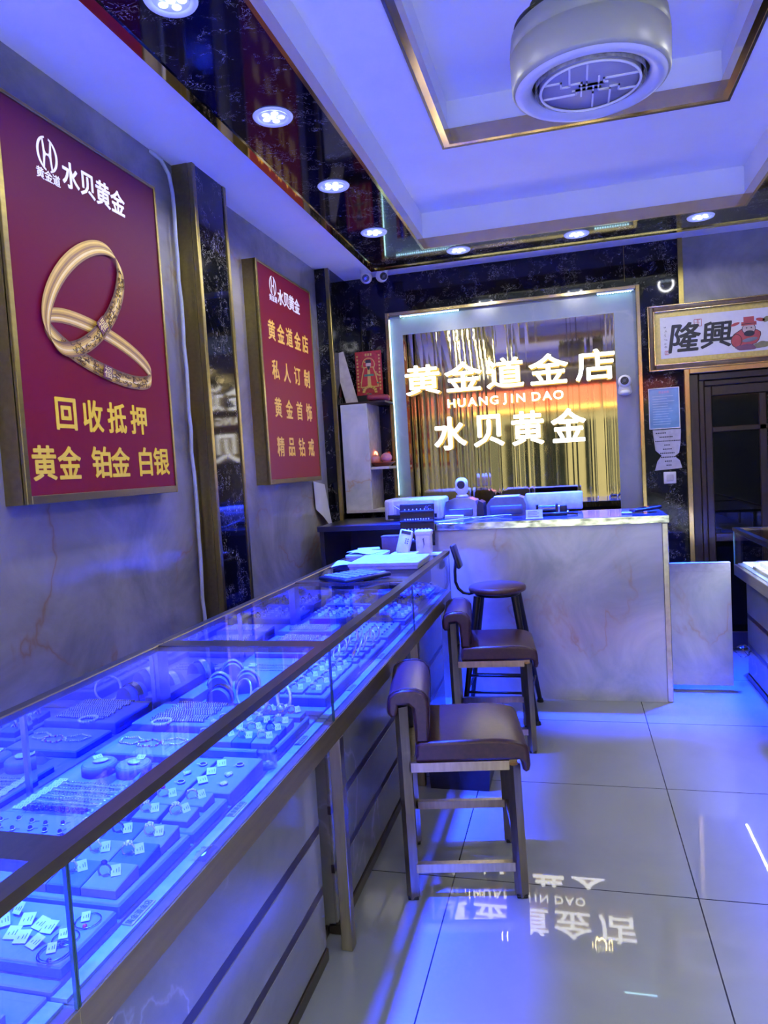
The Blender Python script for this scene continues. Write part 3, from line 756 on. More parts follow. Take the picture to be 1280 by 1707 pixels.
MB().cyl((-1.432, 5.34, 1.482), (-1.432, 5.34, 1.55), .012, .012).build('stick', P('red_lacquer', (.3, .05, .015), .3), q)
MB().sphere((-1.432, 5.34, 1.575), .017, sc=(1, 1, 1.5)).build('flame_bulb', P('red_glow', (.8, .1, .05), .4, emis=(1, .10, .05), estr=4), q)

# ================================================================== FRAMED CALLIGRAPHY, NOTICES, SWITCH
FX0, FX1, FZ0, FZ1 = .572, 1.86, 2.04, 2.498; FY = YB-.012
fp = thing('framed_calligraphy', 'long framed calligraphy with gold mount above the dark door', 'picture', ((FX0+FX1)/2, YB, FZ0))
m = MB(); w_ = .045
for a in ((FX0, FX0+w_, FZ0, FZ1), (FX1-w_, FX1, FZ0, FZ1), (FX0+w_, FX1-w_, FZ0, FZ0+w_), (FX0+w_, FX1-w_, FZ1-w_, FZ1)): m.rbox(a[0], a[1], YB-.040, YB-.012, a[2], a[3], .010, 2)
m.build('frame', P('frame_wood', (.085, .045, .022), .35, var=.3), fp)
m = MB(); w2 = .010
for e in (.0, .038):
    X0, X1, Z0, Z1_ = FX0+e, FX1-e, FZ0+e, FZ1-e
    for a in ((X0, X0+w2, Z0, Z1_), (X1-w2, X1, Z0, Z1_), (X0+w2, X1-w2, Z0, Z0+w2), (X0+w2, X1-w2, Z1_-w2, Z1_)): m.rbox(a[0], a[1], YB-.044, YB-.02, a[2], a[3], .003)
m.build('gilt_edge', GOLD, fp)
MB().box(FX0+w_, FX1-w_, YB-.022, YB-.012, FZ0+w_, FZ1-w_).build('mount', P('gold_mount', (.52, .40, .10), .4, .2, .15, 60), fp)
PX0, PX1, PZ0, PZ1 = FX0+.085, FX1-.085, FZ0+.085, FZ1-.085
MB().box(PX0, PX1, YB-.0235, YB-.022, PZ0, PZ1).build('sheet', P('rice_paper', (.62, .61, .62), .7, var=.04), fp)
def pic_text(s, x, z, h, mat, off, sx=1, ital=0, name='character'):
    mm = MB(); put_text(mm, s, h, (x, YB-.0236, z), (1, 0, 0), (0, 0, 1), extrude=.0006, offset=off, sx=sx, ital=ital); mm.build(name, mat, fp)
pic_text('隆', .815, 2.262, .215, INK, .022, 1.0, .15); pic_text('興', 1.022, 2.262, .195, INK, .020, 1.12, .10)
pic_text('意', 1.46, 2.262, .215, INK, .030); pic_text('生', 1.66, 2.262, .215, INK, .030)
m = MB(); rnd = random.Random(9)
for i in range(6):
    zz = 2.345-.028*i
    for k in range(3):
        a = Vector((.688+rnd.uniform(-.008, .008), YB-.0242, zz+rnd.uniform(-.008, .008)))
        m.tube([a, a+Vector((rnd.uniform(.006, .014), 0, rnd.uniform(-.006, .006)))], .0013, 4)
m.build('signature', INK, fp)
for x, z, r in ((.906, 2.355, .024), (.697, 2.165, .013)):
    m = MB(); y = YB-.0240
    for q in (-1, 1): m.box(x-r, x+r, y, y+.001, z+q*r-.002, z+q*r+.002); m.box(x+q*r-.002, x+q*r+.002, y, y+.001, z-r, z+r)
    for k in range(5): m.box(x-r+.006+rnd.uniform(0, r*.5), x+r-.006-rnd.uniform(0, r*.7), y, y+.001, z-r+.4*r*k+.004, z-r+.4*r*k+.007)
    m.box(x-.002, x+.002, y, y+.001, z-r, z+r); m.build('seal', P('seal_red', (.42, .10, .09), .6), fp)
# a plain robed figure in red, painted between the characters
m = MB(); y = YB-.0236
def pb(x, z, a, b_, mi, lift, rot=0, n=20, wob=0):
    cr, sr = math.cos(rot), math.sin(rot); pts = []
    for i in range(n):
        t_ = 2*PI*i/n; q = 1+wob*math.sin(5*t_)
        px, pz = a*q*math.cos(t_), b_*q*math.sin(t_); pts.append((x+px*cr-pz*sr, z+px*sr+pz*cr))
    m.prism(pts, 'Y', y-.0003*lift, y, mi)
pb(1.215, 2.225, .092, .062, 1, 1, .1, wob=.05); pb(1.215, 2.225, .088, .058, 0, 2, .1, wob=.05); pb(1.150, 2.205, .036, .046, 1, 3); pb(1.150, 2.205, .032, .042, 0, 4)
pb(1.23, 2.280, .044, .040, 1, 5); pb(1.23, 2.280, .040, .036, 2, 6); pb(1.232, 2.248, .034, .020, 1, 7)
for dx in (-.014, .016): pb(1.23+dx, 2.286, .005, .004, 1, 8)
m.box(1.183, 1.279, y-.0027, y, 2.303, 2.328, 0); m.box(1.198, 1.264, y-.0028, y, 2.328, 2.362, 0); m.box(1.183, 1.279, y-.0030, y, 2.312, 2.316, 1)
pb(1.145, 2.318, .030, .010, 0, 3, .3); pb(1.305, 2.335, .030, .012, 0, 3, -.2)
pb(1.235, 2.205, .050, .014, 3, 9, .15); pb(1.215, 2.155, .075, .020, 4, 10, 0, wob=.08); pb(1.31, 2.165, .050, .022, 5, 11, .1, wob=.1); pb(1.345, 2.335, .030, .018, 5, 3, .3, wob=.1)
m.build('painted_figure', [P('painted_red', (.42, .07, .06), .6), INK, P('painted_skin', (.50, .40, .36), .6), P('painted_grey', (.16, .17, .19), .6), P('painted_plum', (.17, .07, .10), .6), P('painted_olive', (.20, .19, .09), .6)], fp)

nb = thing('licence_certificate', 'blue-tinted licence in a thin white frame beside the dark door', 'certificate', (.67, YB, 1.63))
m = MB()
for a in ((.563, .569, 1.632, 1.924), (.766, .772, 1.632, 1.924), (.569, .766, 1.632, 1.638), (.569, .766, 1.918, 1.924)): m.rbox(a[0], a[1], YB-.012, YB, a[2], a[3], .001)
m.build('frame', WHITE_PLASTIC, nb)
MB().box(.569, .766, YB-.006, YB, 1.638, 1.918).build('sheet', P('blue_sheet', (.16, .33, .52), .12, var=.25, scale=8), nb)
m = MB(); put_text(m, '营业执照', .018, (.668, YB-.0064, 1.893), (1, 0, 0), (0, 0, 1), extrude=.0003, offset=.01); m.build('heading', P('pink_ink', (.55, .25, .35), .5), nb)
m = MB()
for i in range(12): m.box(.590, .590+random.Random(i).uniform(.09, .15), YB-.0064, YB-.006, 1.862-.018*i, 1.866-.018*i)
m.build('small_print', P('pale_ink', (.36, .52, .66), .5), nb)
nn_ = thing('paper_notice', 'white paper notice of small print, pinched at its middle, below the blue licence', 'notice', (.69, YB, 1.34))
m = MB(); pts = [(.585, 1.626), (.775, 1.626), (.770, 1.53), (.758, 1.455), (.728, 1.432), (.762, 1.40), (.776, 1.345), (.592, 1.335), (.61, 1.40), (.640, 1.440), (.600, 1.48), (.592, 1.55)]
m.prism(pts, 'Y', YB-.004, YB-.001); m.build('sheet', P('notice_paper', (.50, .50, .50), .7), nn_)
m = MB(); rnd = random.Random(2)
for i, (x0, x1) in enumerate(((.605, .665), (.63, .72), (.60, .762), (.66, .69), (.65, .71), (.63, .73), (.635, .735), (.66, .71), (.67, .70))):
    x = x0; z = 1.602-.029*i
    m = MB()
    while x < x1: w_ = rnd.uniform(.006, .011); m.box(x, x+w_, YB-.0046, YB-.004, z-.004, z+.004); x += w_+.003
    m.build('print_line', INK, nn_)
sw = thing('wall_switch', 'white square wall switch below the paper notice', 'switch', (.69, YB, 1.235))
MB().rbox(.648, .733, YB-.012, YB, 1.236, 1.322, .005, 2).build('plate', WHITE_PLASTIC, sw)
MB().rbox(.667, .714, YB-.016, YB-.010, 1.255, 1.303, .003, 2).build('rocker', P('switch_grey', (.52, .52, .53), .35), sw)

# ================================================================== RECEPTION COUNTER
CY = 4.43
ct = thing('reception_counter', 'tall reception counter fronted in pale veined marble at the back', 'counter', (-.16, CY, 0))
MB().box(-.875, .50, CY, CY+.03, 0, 1.060).build('front_panel', COUNTER_MARBLE, ct)
MB().box(-.875, .50, CY+.03, CY+.55, 0, 1.055).build('body', P('counter_core', (.10, .10, .11), .6), ct)
MB().rbox(.498, .532, CY-.006, CY+.55, 0, 1.060, .004).build('corner_trim', P('pale_brass', (.62, .60, .40), .25, .7, .15, 25), ct)
MB().rbox(-.875, .537, CY-.014, CY+.62, 1.060, 1.106, .003).build('worktop', DARK_TOP, ct)
MB().rbox(-.875, .538, CY-.017, CY-.0135, 1.0615, 1.1045, .001).build('worktop_edge', SHINY_EDGE, ct)
dk = thing('back_desk', 'dark low desk beside the counter under the printer, below the shrine shelf', 'desk', (-1.25, 4.95, 0))
MB().rbox(-1.64, -.88, 4.50, 5.16, 1.070, 1.106, .003).build('desktop', P('dark_desk', (.02, .02, .025), .3), dk)
for x in (-1.63, -.915): MB().box(x, x+.03, 4.52, 5.15, 0, 1.070).build('side_panel', P('dark_desk', (.02, .02, .025), .3), dk)
MB().box(-1.60, -.915, 5.10, 5.12, 0, 1.070).build('back_panel', P('dark_desk', (.02, .02, .025), .3), dk)

# gate beside the counter
gt = thing('counter_gate', 'low pale marble gate panel hung just above the floor right of the counter', 'gate', (.55, 4.68, .03))
MB().rbox(.556, .902, 4.655, 4.685, .035, .785, .002).build('marble_panel', COUNTER_MARBLE, gt)
MB().rbox(.556, .902, 4.654, 4.686, .735, .79, .002).build('top_band', P('gate_band', (.52, .54, .54), .2), gt)
for z in (.15, .62): MB().cyl((.548, 4.67, z), (.548, 4.67, z+.07), .008).build('hinge', ALU, gt)

# ---- what stands on the counter
TZ = 1.1065; DZK = 1.1065
pr = thing('printer', 'pale boxy printer at the left end behind the counter', 'printer', (-1.04, 4.80, DZK))
m = MB(); m.rbox(-1.235, -.835, 4.74, 5.02, DZK, 1.252, .018, 3); m.build('body', P('printer_case', (.58, .62, .66), .4), pr)
MB().rbox(-1.15, -.90, 4.732, 4.76, 1.135, 1.215, .008, 2).build('front_recess', P('printer_grey', (.30, .34, .40), .4), pr)
MB().rbox(-1.21, -.87, 4.725, 4.75, 1.120, 1.150, .004).build('paper_slot', BLACK_PLASTIC, pr)
for x in (-1.185, -.875): MB().rbox(x-.017, x+.017, 4.728, 4.745, 1.110, 1.24, .006, 2).build('side_rib', P('printer_case', (.58, .62, .66), .4), pr)
b4 = thing('stone_display_board', 'black display board with rows of clear stones in front of the printer', 'display board', (-.935, 4.36, .975))
M = Matrix.Translation((-.935, 4.37, .975)) @ Matrix.Rotation(-.12, 4, 'X')
m = MB(); m.rbox(-.108, .108, -.010, .012, 0, .262, .003, M=M)
for i in range(4): m.rbox(-.108, .108, -.030+.004*i, -.010, .02+.062*i, .034+.062*i, .002, M=M)
m.build('board', BLACK_PLASTIC, b4)
m = MB()
for i, n in enumerate((7, 8, 10, 7)):
    for k in range(n): m.sphere((-.075+.15*k/(n-1), -.020+.004*i, .041+.062*i), .0052, M=M, u=6, v=4)
o = m.build('stone_row', P('bright_stone', (.85, .88, .95), .1, .2), b4)
m = MB(); vs, fs = text_verts('4C', .036, extrude=.0005, offset=.01); m.add(vs, fs, 0, False, M @ frame((.070, -.0112, .238), (1, 0, 0), (0, 0, 1))); m.build('lettering', P('dim_letter', (.10, .10, .12), .5), b4)
# the shiny blue-silver machine and the little camera on it
bm_ = thing('silver_machine', 'shiny rounded silver machine on the counter under the small white camera', 'machine', (-.72, 4.85, TZ))
m = MB(); prof = [(-.828, TZ), (-.832, 1.18), (-.820, 1.218), (-.775, 1.236), (-.72, 1.240), (-.665, 1.236), (-.622, 1.218), (-.612, 1.18), (-.618, TZ)]
m.prism(prof, 'Y', 4.80, 5.0, smooth=False); m.build('shell', P('chrome_blue', (.42, .46, .55), .18, .9), bm_)
MB().rbox(-.80, -.64, 4.790, 4.80, TZ+.01, TZ+.06, .004).build('front_plate', GREY_PLASTIC, bm_)
MB().prism([(-.624, TZ), (-.612, 1.19), (-.600, 1.215), (-.572, 1.20), (-.565, TZ)], 'Y', 4.81, 4.99).build('side_cheek', BLACK_PLASTIC, bm_)
MB().rbox(-.825, -.70, 4.75, 4.785, TZ, TZ+.022, .003).build('socket_strip', WHITE_PLASTIC, bm_)
cm = thing('pan_tilt_camera', 'small white pan-tilt camera with round black eye on the silver machine', 'camera', (-.717, 4.87, 1.24))
c_ = Vector((-.717, 4.87, 0))
MB().lathe([(0, 0), (.040, 0), (.042, .012), (.030, .022), (0, .022)], (c_.x, c_.y, 1.240), 28).build('base', WHITE_PLASTIC, cm)
m = MB(); m.rbox(c_.x-.043, c_.x+.043, c_.y-.036, c_.y+.036, 1.258, 1.374, .036, 5); m.build('head', WHITE_PLASTIC, cm)
MB().torus((c_.x, c_.y-.034, 1.325), .030, .004, 'Y', 28, 8).build('lens_ring', WHITE_PLASTIC, cm)
m = MB(); m.cyl((c_.x, c_.y-.030, 1.325), (c_.x, c_.y-.040, 1.325), .027, .025, 24); m.build('lens', BLACK_PLASTIC, cm)
cs = thing('cash_register', 'dark grey rounded bill counter on the middle of the counter', 'machine', (-.42, 4.82, TZ))
m = MB(); m.prism([(-.548, TZ), (-.548, 1.185), (-.520, 1.222), (-.47, 1.232), (-.335, 1.232), (-.305, 1.222), (-.290, 1.18), (-.290, TZ)], 'Y', 4.80, 5.0); m.build('case', P('register_grey', (.13, .14, .15), .3), cs)
MB().rbox(-.525, -.315, 4.785, 4.802, TZ+.012, 1.178, .008, 2).build('front_cover', GREY_PLASTIC, cs)
MB().rbox(-.50, -.335, 4.82, 4.97, 1.229, 1.238, .004).build('top_plate', P('register_top', (.40, .44, .62), .25), cs)
mo = thing('monitor', 'white back of a computer screen on the counter, right of the bill counter', 'monitor', (-.11, 5.03, TZ))
MB().rbox(-.305, .072, 5.008, 5.04, 1.118, 1.240, .012, 3).build('back_shell', P('monitor_white', (.66, .68, .72), .35), mo)
MB().rbox(-.295, .062, 5.040, 5.045, 1.125, 1.233, .003).build('screen', DARK_GLASS, mo)
MB().rbox(-.16, -.06, 4.985, 5.015, TZ, 1.15, .004).build('stand', ALU, mo); MB().rbox(-.20, -.02, 4.93, 5.03, TZ, TZ+.008, .003).build('stand_foot', ALU, mo)
td = thing('tape_dispenser', 'black desktop device with rollers in front of the white screen', 'device', (-.13, 4.71, TZ))
MB().rbox(-.232, -.030, 4.66, 4.78, TZ, 1.128, .006, 2).build('base', BLACK_PLASTIC, td)
m = MB(); m.cyl((-.205, 4.70, 1.152), (-.100, 4.70, 1.152), .024, n=20); m.build('roller', P('steel_dark', (.18, .18, .2), .25, .8), td)
for x in (-.215, -.093): MB().rbox(x-.007, x+.007, 4.675, 4.725, 1.12, 1.182, .004).build('bracket', BLACK_PLASTIC, td)
MB().rbox(-.075, -.030, 4.68, 4.73, 1.125, 1.172, .006, 2).build('knob', BLACK_PLASTIC, td)
m = MB(); m.bar((-.03, 4.70, 1.118), (.035, 4.70, 1.112), .02, .01); m.build('lever', BLACK_PLASTIC, td)
cdh = thing('card_holder', 'small white card stand at the front edge of the counter', 'card stand', (-.225, 4.49, TZ))
M = Matrix.Translation((-.225, 4.485, TZ)) @ Matrix.Rotation(-.35, 4, 'X')
MB().rbox(-.050, .050, -.002, .002, 0, .058, .001, M=M).build('card', P('card_blue', (.55, .62, .70), .4), cdh)
MB().rbox(-.052, .052, -.02, .03, 0, .006, .002, M=Matrix.Translation((-.225, 4.485, TZ))).build('foot', WHITE_PLASTIC, cdh)
m = MB()
for i in range(4): m.box(-.038, .030-.012*(i % 2), -.0028, -.002, .014+.010*i, .017+.010*i, M=M)
m.build('small_print', GREY_PLASTIC, cdh)
tb = thing('card_terminal', 'flat black payment terminal on the right end of the counter', 'terminal', (.43, 4.66, TZ))
M = Matrix.Translation((.435, 4.66, TZ+.010)) @ Matrix.Rotation(-.10, 4, 'Y') @ Matrix.Rotation(.3, 4, 'Z')
MB().rbox(-.085, .085, -.05, .05, .002, .022, .008, 2, M=M).build('case', BLACK_PLASTIC, tb)
MB().rbox(-.03, .07, -.04, .04, .021, .024, .002, M=M).build('screen', DARK_GLASS, tb)
m = MB(); m.rbox(.29, .35, 4.57, 4.62, TZ, TZ+.012, .005, 2); tag(m.build('receipt_pad', P('pad_blue', (.50, .56, .80), .6)), 'small pale pad lying left of the black payment terminal', 'pad')
m = MB(); pts = []
for i in range(40):
    f = i/39; pts.append((-1.16+.78*f, 4.685-.25*math.sin(PI*min(1, f*1.4))*.9+.08*math.sin(9*f), TZ+.010+.10*max(0, 1-f*3.4)**1.5+.003*math.sin(14*f)))
m.tube(pts, .0035, 6)
tag(m.build('white_cable', WHITE_PLASTIC), 'thin white cable running from the printer along the counter edge', 'cable')
m = MB(); m.tube([(-.72+.02*i, 4.60+.03*math.sin(i*.7), TZ+.005+.012*abs(math.sin(i*.5))) for i in range(16)], .003, 6)
tag(m.build('grey_cable', P('grey_cable', (.35, .38, .48), .5)), 'pale bluish cable looped on the counter before the silver machine', 'cable')

# ================================================================== STOOLS
def square_stool():
    t = thing('bar_stool', 'maroon leather stool', 'stool', (0, 0, 0))
    A, B = .182, .180; S = .033
    for sx, sy in ((-1, -1), (-1, 1), (1, -1), (1, 1)):
        if sx < 0: MB().bar((-A-.004, sy*B, .004), (-A-.012, sy*(B-.014), .665), S, S).build('leg', STEEL_BRONZE, t)
        else: MB().bar((A, sy*B, .004), (A-.008, sy*(B-.010), .455), S, S).build('leg', STEEL_BRONZE, t)
        MB().rbox(sx*A-.018-(.004 if sx < 0 else 0), sx*A+.018-(.004 if sx < 0 else 0), sy*B-.018, sy*B+.018, 0, .010, .002).build('foot_pad', BLACK_PLASTIC, t)
    for sy in (-1, 1): MB().bar((-A+.012, sy*(B-.011), .456), (A-.022, sy*(B-.011), .456), .030, .032).build('seat_rail', STEEL_BRONZE, t)
    for sx in (-1, 1): MB().bar((sx*(A-.008), -B+.026, .456), (sx*(A-.008), B-.026, .456), .030, .032).build('seat_rail', STEEL_BRONZE, t)
    for sy, z in ((-1, .105), (1, .155)): MB().bar((-A+.012, sy*(B-.003), z), (A-.018, sy*(B-.003), z), .022, .030).build('stretcher', STEEL_BRONZE, t)
    MB().bar((A-.003, -B+.016, .16), (A-.003, B-.016, .16), .022, .030).build('stretcher', STEEL_BRONZE, t)
    # seat with a rolled front lip
    n = 10; pr_ = [(-.150, .474), (-.153, .50), (-.150, .535), (-.135, .547), (.10, .549)]
    pr_ += [(.10+.125*math.sin(PI/2*i/n), .549-.036*(1-math.cos(PI/2*i/n))) for i in range(1, n)]
    pr_ += [(.228, .500), (.231, .455), (.226, .437), (.214, .431), (.204, .440), (.203, .468), (.195, .474)]
    seat_yb = .192
    def soft(profile, y0, y1, r):
        mb = MB(); k = len(profile)
        area = sum(profile[i-1][0]*profile[i][1]-profile[i][0]*profile[i-1][1] for i in range(k))
        ori = -1 if area > 0 else 1
        seq = [(y0+r*(1-math.cos(PI/2*i/5)), r*(1-math.sin(PI/2*i/5))) for i in range(6)]
        seq = seq+[(y0+y1-y, ins) for y, ins in seq[::-1]]
        vs = []
        for y, ins in seq:
            for i, p in enumerate(profile):
                a = profile[i-1]; b = profile[(i+1) % k]; tx, tz = b[0]-a[0], b[1]-a[1]; L = math.hypot(tx, tz) or 1
                vs.append((p[0]+ori*ins*tz/L, y, p[1]-ori*ins*tx/L))
        fs = []
        for q in range(len(seq)-1):
            for i in range(k): fs.append((q*k+i, q*k+(i+1) % k, (q+1)*k+(i+1) % k, (q+1)*k+i))
        mb.add(vs, fs, 0, True)
        mb.add(vs[:k], [list(range(k))[::-1]], 0, True); mb.add(vs[-k:], [list(range(k))], 0, True)
        return mb
    soft(pr_, -seat_yb, seat_yb, .013).build('seat', LEATHER, t)
    # rolled backrest: a thick slab that folds over the posts
    bp = [(-.150, .545), (-.106, .545), (-.100, .60), (-.097, .66), (-.100, .695), (-.115, .716), (-.140, .726), (-.185, .726), (-.215, .719), (-.232, .704), (-.238, .68),
          (-.238, .645), (-.228, .632), (-.214, .632), (-.204, .645), (-.202, .672), (-.168, .672), (-.156, .662), (-.152, .60)]
    soft(bp, -.190, .190, .012).build('backrest', LEATHER, t)
    m = MB()
    for y in (-.183, .183): m.tube([(x*1.0+.002 if x < -.15 else x, y, z) for x, z in ((-.100, .56), (-.095, .66), (-.099, .697), (-.115, .719), (-.14, .729), (-.185, .729), (-.216, .722), (-.234, .706), (-.240, .68), (-.239, .65))], .0016, 5)
    m.build('backrest_seam', P('dark_seam', (.04, .015, .02), .5), t)
    return t
st = square_stool(); st.location = (-.429, 2.526, 0); st.rotation_euler = (0, 0, .185)
tag(st, 'maroon leather bar stool with bronze square legs, nearest the camera', 'stool', 'maroon stools along the long display case')
dup(st, (-.443, 3.765, 0), .12, 'maroon leather bar stool farther back, in front of the round wooden stool', 'maroon stools along the long display case')

rs = thing('round_stool', 'round brown wooden stool with black legs and small back at the counter', 'stool', (-.440, 4.19, 0))
cx, cy_ = -.440, 4.19
MB().lathe([(0, .718), (.150, .718), (.162, .724), (.166, .736), (.163, .748), (.152, .755), (0, .757)], (cx, cy_, 0), 48).build('seat', WALNUT, rs)
MB().lathe([(0, .700), (.13, .700), (.13, .718), (0, .718)], (cx, cy_, 0), 32).build('seat_ring', BLACK_METAL, rs)
for sx, sy in ((-1, -1), (-1, 1), (1, -1), (1, 1)):
    lg = MB(); lg.cyl((cx+sx*.205, cy_+sy*.195, .012), (cx+sx*.105, cy_+sy*.105, .705), .013, .021, 16); lg = lg.build('leg', BLACK_METAL, rs)
    MB().cyl((cx+sx*.206, cy_+sy*.196, 0), (cx+sx*.205, cy_+sy*.195, .020), .021, .017, 16).build('rubber_foot', BLACK_PLASTIC, lg)
for z in (.17, .262):
    q = .205-.100*(z-.012)/.693; p_ = .195-.090*(z-.012)/.693
    for a, b_ in (((-q, -p_), (q, -p_)), ((q, -p_), (q, p_)), ((q, p_), (-q, p_)), ((-q, p_), (-q, -p_))):
        MB().cyl((cx+a[0], cy_+a[1], z), (cx+b_[0], cy_+b_[1], z), .0075, n=10).build('rung', BLACK_METAL, rs)
m = MB(); m.tube([(cx-.13, cy_, .712), (cx-.165, cy_, .704), (cx-.20, cy_, .710), (cx-.228, cy_, .735), (cx-.243, cy_, .775), (cx-.243, cy_, .84), (cx-.236, cy_, .90)], .009, 10); m.build('back_rod', BLACK_METAL, rs)
M = Matrix.Translation((cx-.230, cy_, .93)) @ Matrix.Rotation(-.28, 4, 'Y')
MB().rbox(-.013, .013, -.055, .055, -.075, .072, .012, 3, M=M).build('backrest', P('black_vinyl', (.020, .022, .026), .4), rs)

bn = thing('storage_bin', 'low dark navy bin on the floor behind the nearest stool', 'bin', (-.54, 3.27, 0))
m = MB(); x0, x1, y0, y1 = -.69, -.395, 3.135, 3.40
vs = [(x0+.015, y0+.01, 0), (x1-.015, y0+.01, 0), (x1-.015, y1-.01, 0), (x0+.015, y1-.01, 0), (x0, y0, .22), (x1, y0, .22), (x1, y1, .22), (x0, y1, .22),
      (x0+.012, y0+.012, .22), (x1-.012, y0+.012, .22), (x1-.012, y1-.012, .22), (x0+.012, y1-.012, .22), (x0+.024, y0+.02, .01), (x1-.024, y0+.02, .01), (x1-.024, y1-.02, .01), (x0+.024, y1-.02, .01)]
fs = [(3, 2, 1, 0), (12, 13, 14, 15)]
for o_ in (0, 4, 8):
    for i in range(4): fs.append((o_+i, o_+(i+1) % 4, o_+4+(i+1) % 4, o_+4+i))
m.add(vs, fs); m.build('tub', NAVY_PLASTIC, bn)
m = MB(); rect_ring(m, x0+.008, x1-.008, y0+.008, y1-.008, x0-.008, x1+.008, y0-.008, y1+.008, .205, .225); m.build('lip', NAVY_PLASTIC, bn)

# ================================================================== DISPLAY CASES
CXB, CXF = -1.285, -.705           # back and front planes of the long case
GZ0, GZ1 = .735, .965
def case_unit(y0, L, label, name='display_case', front=-1, xb=CXB, xf=CXF, led=None, plates=((.17, .24),), group=None, last=False):
    """front = -1: customers' side towards +X (left case); built in world coordinates"""
    s = 1 if xf > xb else -1
    def X(d): return xf-s*d           # distance behind the front plane
    def bx(d0, d1): return min(X(d0), X(d1)), max(X(d0), X(d1))
    D = abs(xf-xb); y1 = y0+L
    t = thing(name, label, 'display case', (xf, y0, 0), 0, group)
    b0, b1 = bx(.075, D-.02)
    MB().box(b0, b1, y0+.10, y1-.015, .03, GZ0-.065).build('cabinet_body', CASE_STONE, t)
    for k, (z0, z1) in enumerate(((.042, .205), (.232, .395), (.422, .668))):
        a0, a1 = bx(.066, .076); MB().rbox(a0, a1, y0+.098, y1-.013, z0, z1, .002).build('stone_panel', CASE_STONE, t)
    for z in (.205, .395):
        a0, a1 = bx(.067, .078); MB().box(a0, a1, y0+.098, y1-.013, z, z+.027).build('dark_groove', DARK_BRONZE, t)
    a0, a1 = bx(.060, .10); MB().rbox(a0, a1, y0+.10, y1-.015, 0, .040, .003).build('plinth', DARK_BRONZE, t)
    for yy in (y0+.012, ):
        a0, a1 = bx(.0, .036); MB().rbox(a0, a1, yy+.02, yy+.058, 0, GZ0-.066, .002).build('leg', STEEL_BRONZE, t)
    a0, a1 = bx(.10, D-.04); MB().box(a0, a1, y0+.072, y0+.098, 0, .03).build('base_plate', DARK_BRONZE, t)
    a0, a1 = bx(0, .06); MB().rbox(a0, a1, y0, y1, GZ0-.066, GZ0-.002, .0004).build('front_band', BRASS_BAND, t)
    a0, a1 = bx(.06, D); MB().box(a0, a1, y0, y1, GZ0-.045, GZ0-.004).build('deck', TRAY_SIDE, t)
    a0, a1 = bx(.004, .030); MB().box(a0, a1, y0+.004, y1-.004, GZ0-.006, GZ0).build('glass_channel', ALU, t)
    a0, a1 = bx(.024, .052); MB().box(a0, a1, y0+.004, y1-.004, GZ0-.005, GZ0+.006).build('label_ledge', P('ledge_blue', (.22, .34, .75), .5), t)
    a0, a1 = bx(.050, D-.006); MB().rbox(a0, a1, y0+.004, y1-.004, GZ0-.005, GZ0+.014, .002).build('display_platform', P('cream_velvet', (.66, .66, .64), .7, var=.04, scale=80) if led else WHITE_VELVET_BLUE_LIT, t)
    for p0, p1 in plates:
        a0, a1 = bx(.028, .048); lp = MB(); lp.box(a0, a1, y0+p0, y0+p1, GZ0+.006, GZ0+.0085)
        pl = lp.build('name_plate', P('plate_grey', (.30, .28, .30), .4), t)
        q = MB(); put_text(q, '黄金道金店', .0145, (X(.038), y0+(p0+p1)/2, GZ0+.0086), (0, s, 0), (-s, 0, 0), extrude=.0002, offset=.01, sx=.95)
        q.build('lettering', INK, pl)
    a0, a1 = bx(.0, .006); MB().box(a0, a1, y0+.003, y1-.003, GZ0-.001, GZ1-.012).build('front_glass', GLASS, t)
    for yy in (y0+.001, y1-.004): MB().box(a0, a1, yy, yy+.003, GZ0, GZ1-.012).build('glass_edge', GLASS_EDGE, t)
    if last:
        a0, a1 = bx(.0, D); MB().box(a0, a1, y1-.006, y1-.001, GZ0, GZ1-.017).build('end_glass', GLASS, t)
    a0, a1 = bx(.028, D-.030); MB().box(a0, a1, y0+.030, y1-.030, GZ1-.006, GZ1).build('top_glass', GLASS, t)
    a0, a1 = bx(-.004, .030); MB().box(a0, a1, y0, y1, GZ1-.016, GZ1+.004).build('front_rail', RAIL, t)
    a0, a1 = bx(D-.034, D); MB().rbox(a0, a1, y0, y1, GZ1-.018, GZ1+.003, .003).build('back_rail', RAIL, t)
    for yy in (y0, y1-.034): a0, a1 = bx(.030, D-.034); MB().box(a0, a1, yy, yy+.034, GZ1-.016, GZ1+.002).build('cross_bar', RAIL, t)
    ym = (y0+y1)/2
    for q0, q1, o_ in ((y0+.03, ym+.015, .012), (ym-.015, y1-.03, .004)):
        a0, a1 = bx(D-o_-.005, D-o_); md = MB().box(a0, a1, q0, q1, GZ0+.015, GZ1-.018).build('sliding_mirror', MIRROR, t)
    for q0, w_ in ((y0, .028), (y1-.028, .028), (ym-.018, .008)): a0, a1 = bx(D-.024, D-.004 if w_ > .01 else D-.016); MB().box(a0, a1, q0, q0+w_, GZ0+.014, GZ1-.018).build('back_post', ALU, t)
    if led:
        a0, a1 = bx(.014, .030); ls = MB().rbox(a0, a1, y0+.03, y1-.03, GZ1-.026, GZ1-.016, .002).build('lamp_channel', ALU, t)
        a0, a1 = bx(.0115, .0140); MB().box(a0, a1, y0+.03, y1-.03, GZ1-.034, GZ1-.016).build('light_stop_lip', ALU, ls)  # lip added to keep the strip's direct light off the left wall
        a0, a1 = bx(.017, .027); MB().box(a0, a1, y0+.04, y1-.04, GZ1-.028, GZ1-.0262).build('led_strip', led, ls)
    return t
UNITS = [-.32, .83, 1.98, 3.13]
case_unit(-.32, 1.15, 'glass display case unit cut off by the lower left corner of the view', plates=(), group='glass display case units in a row')
case_unit(.83, 1.15, 'glass display case unit in the left foreground, the largest in view', plates=((.17, .24), (.545, .61), (.945, 1.005)), group='glass display case units in a row')
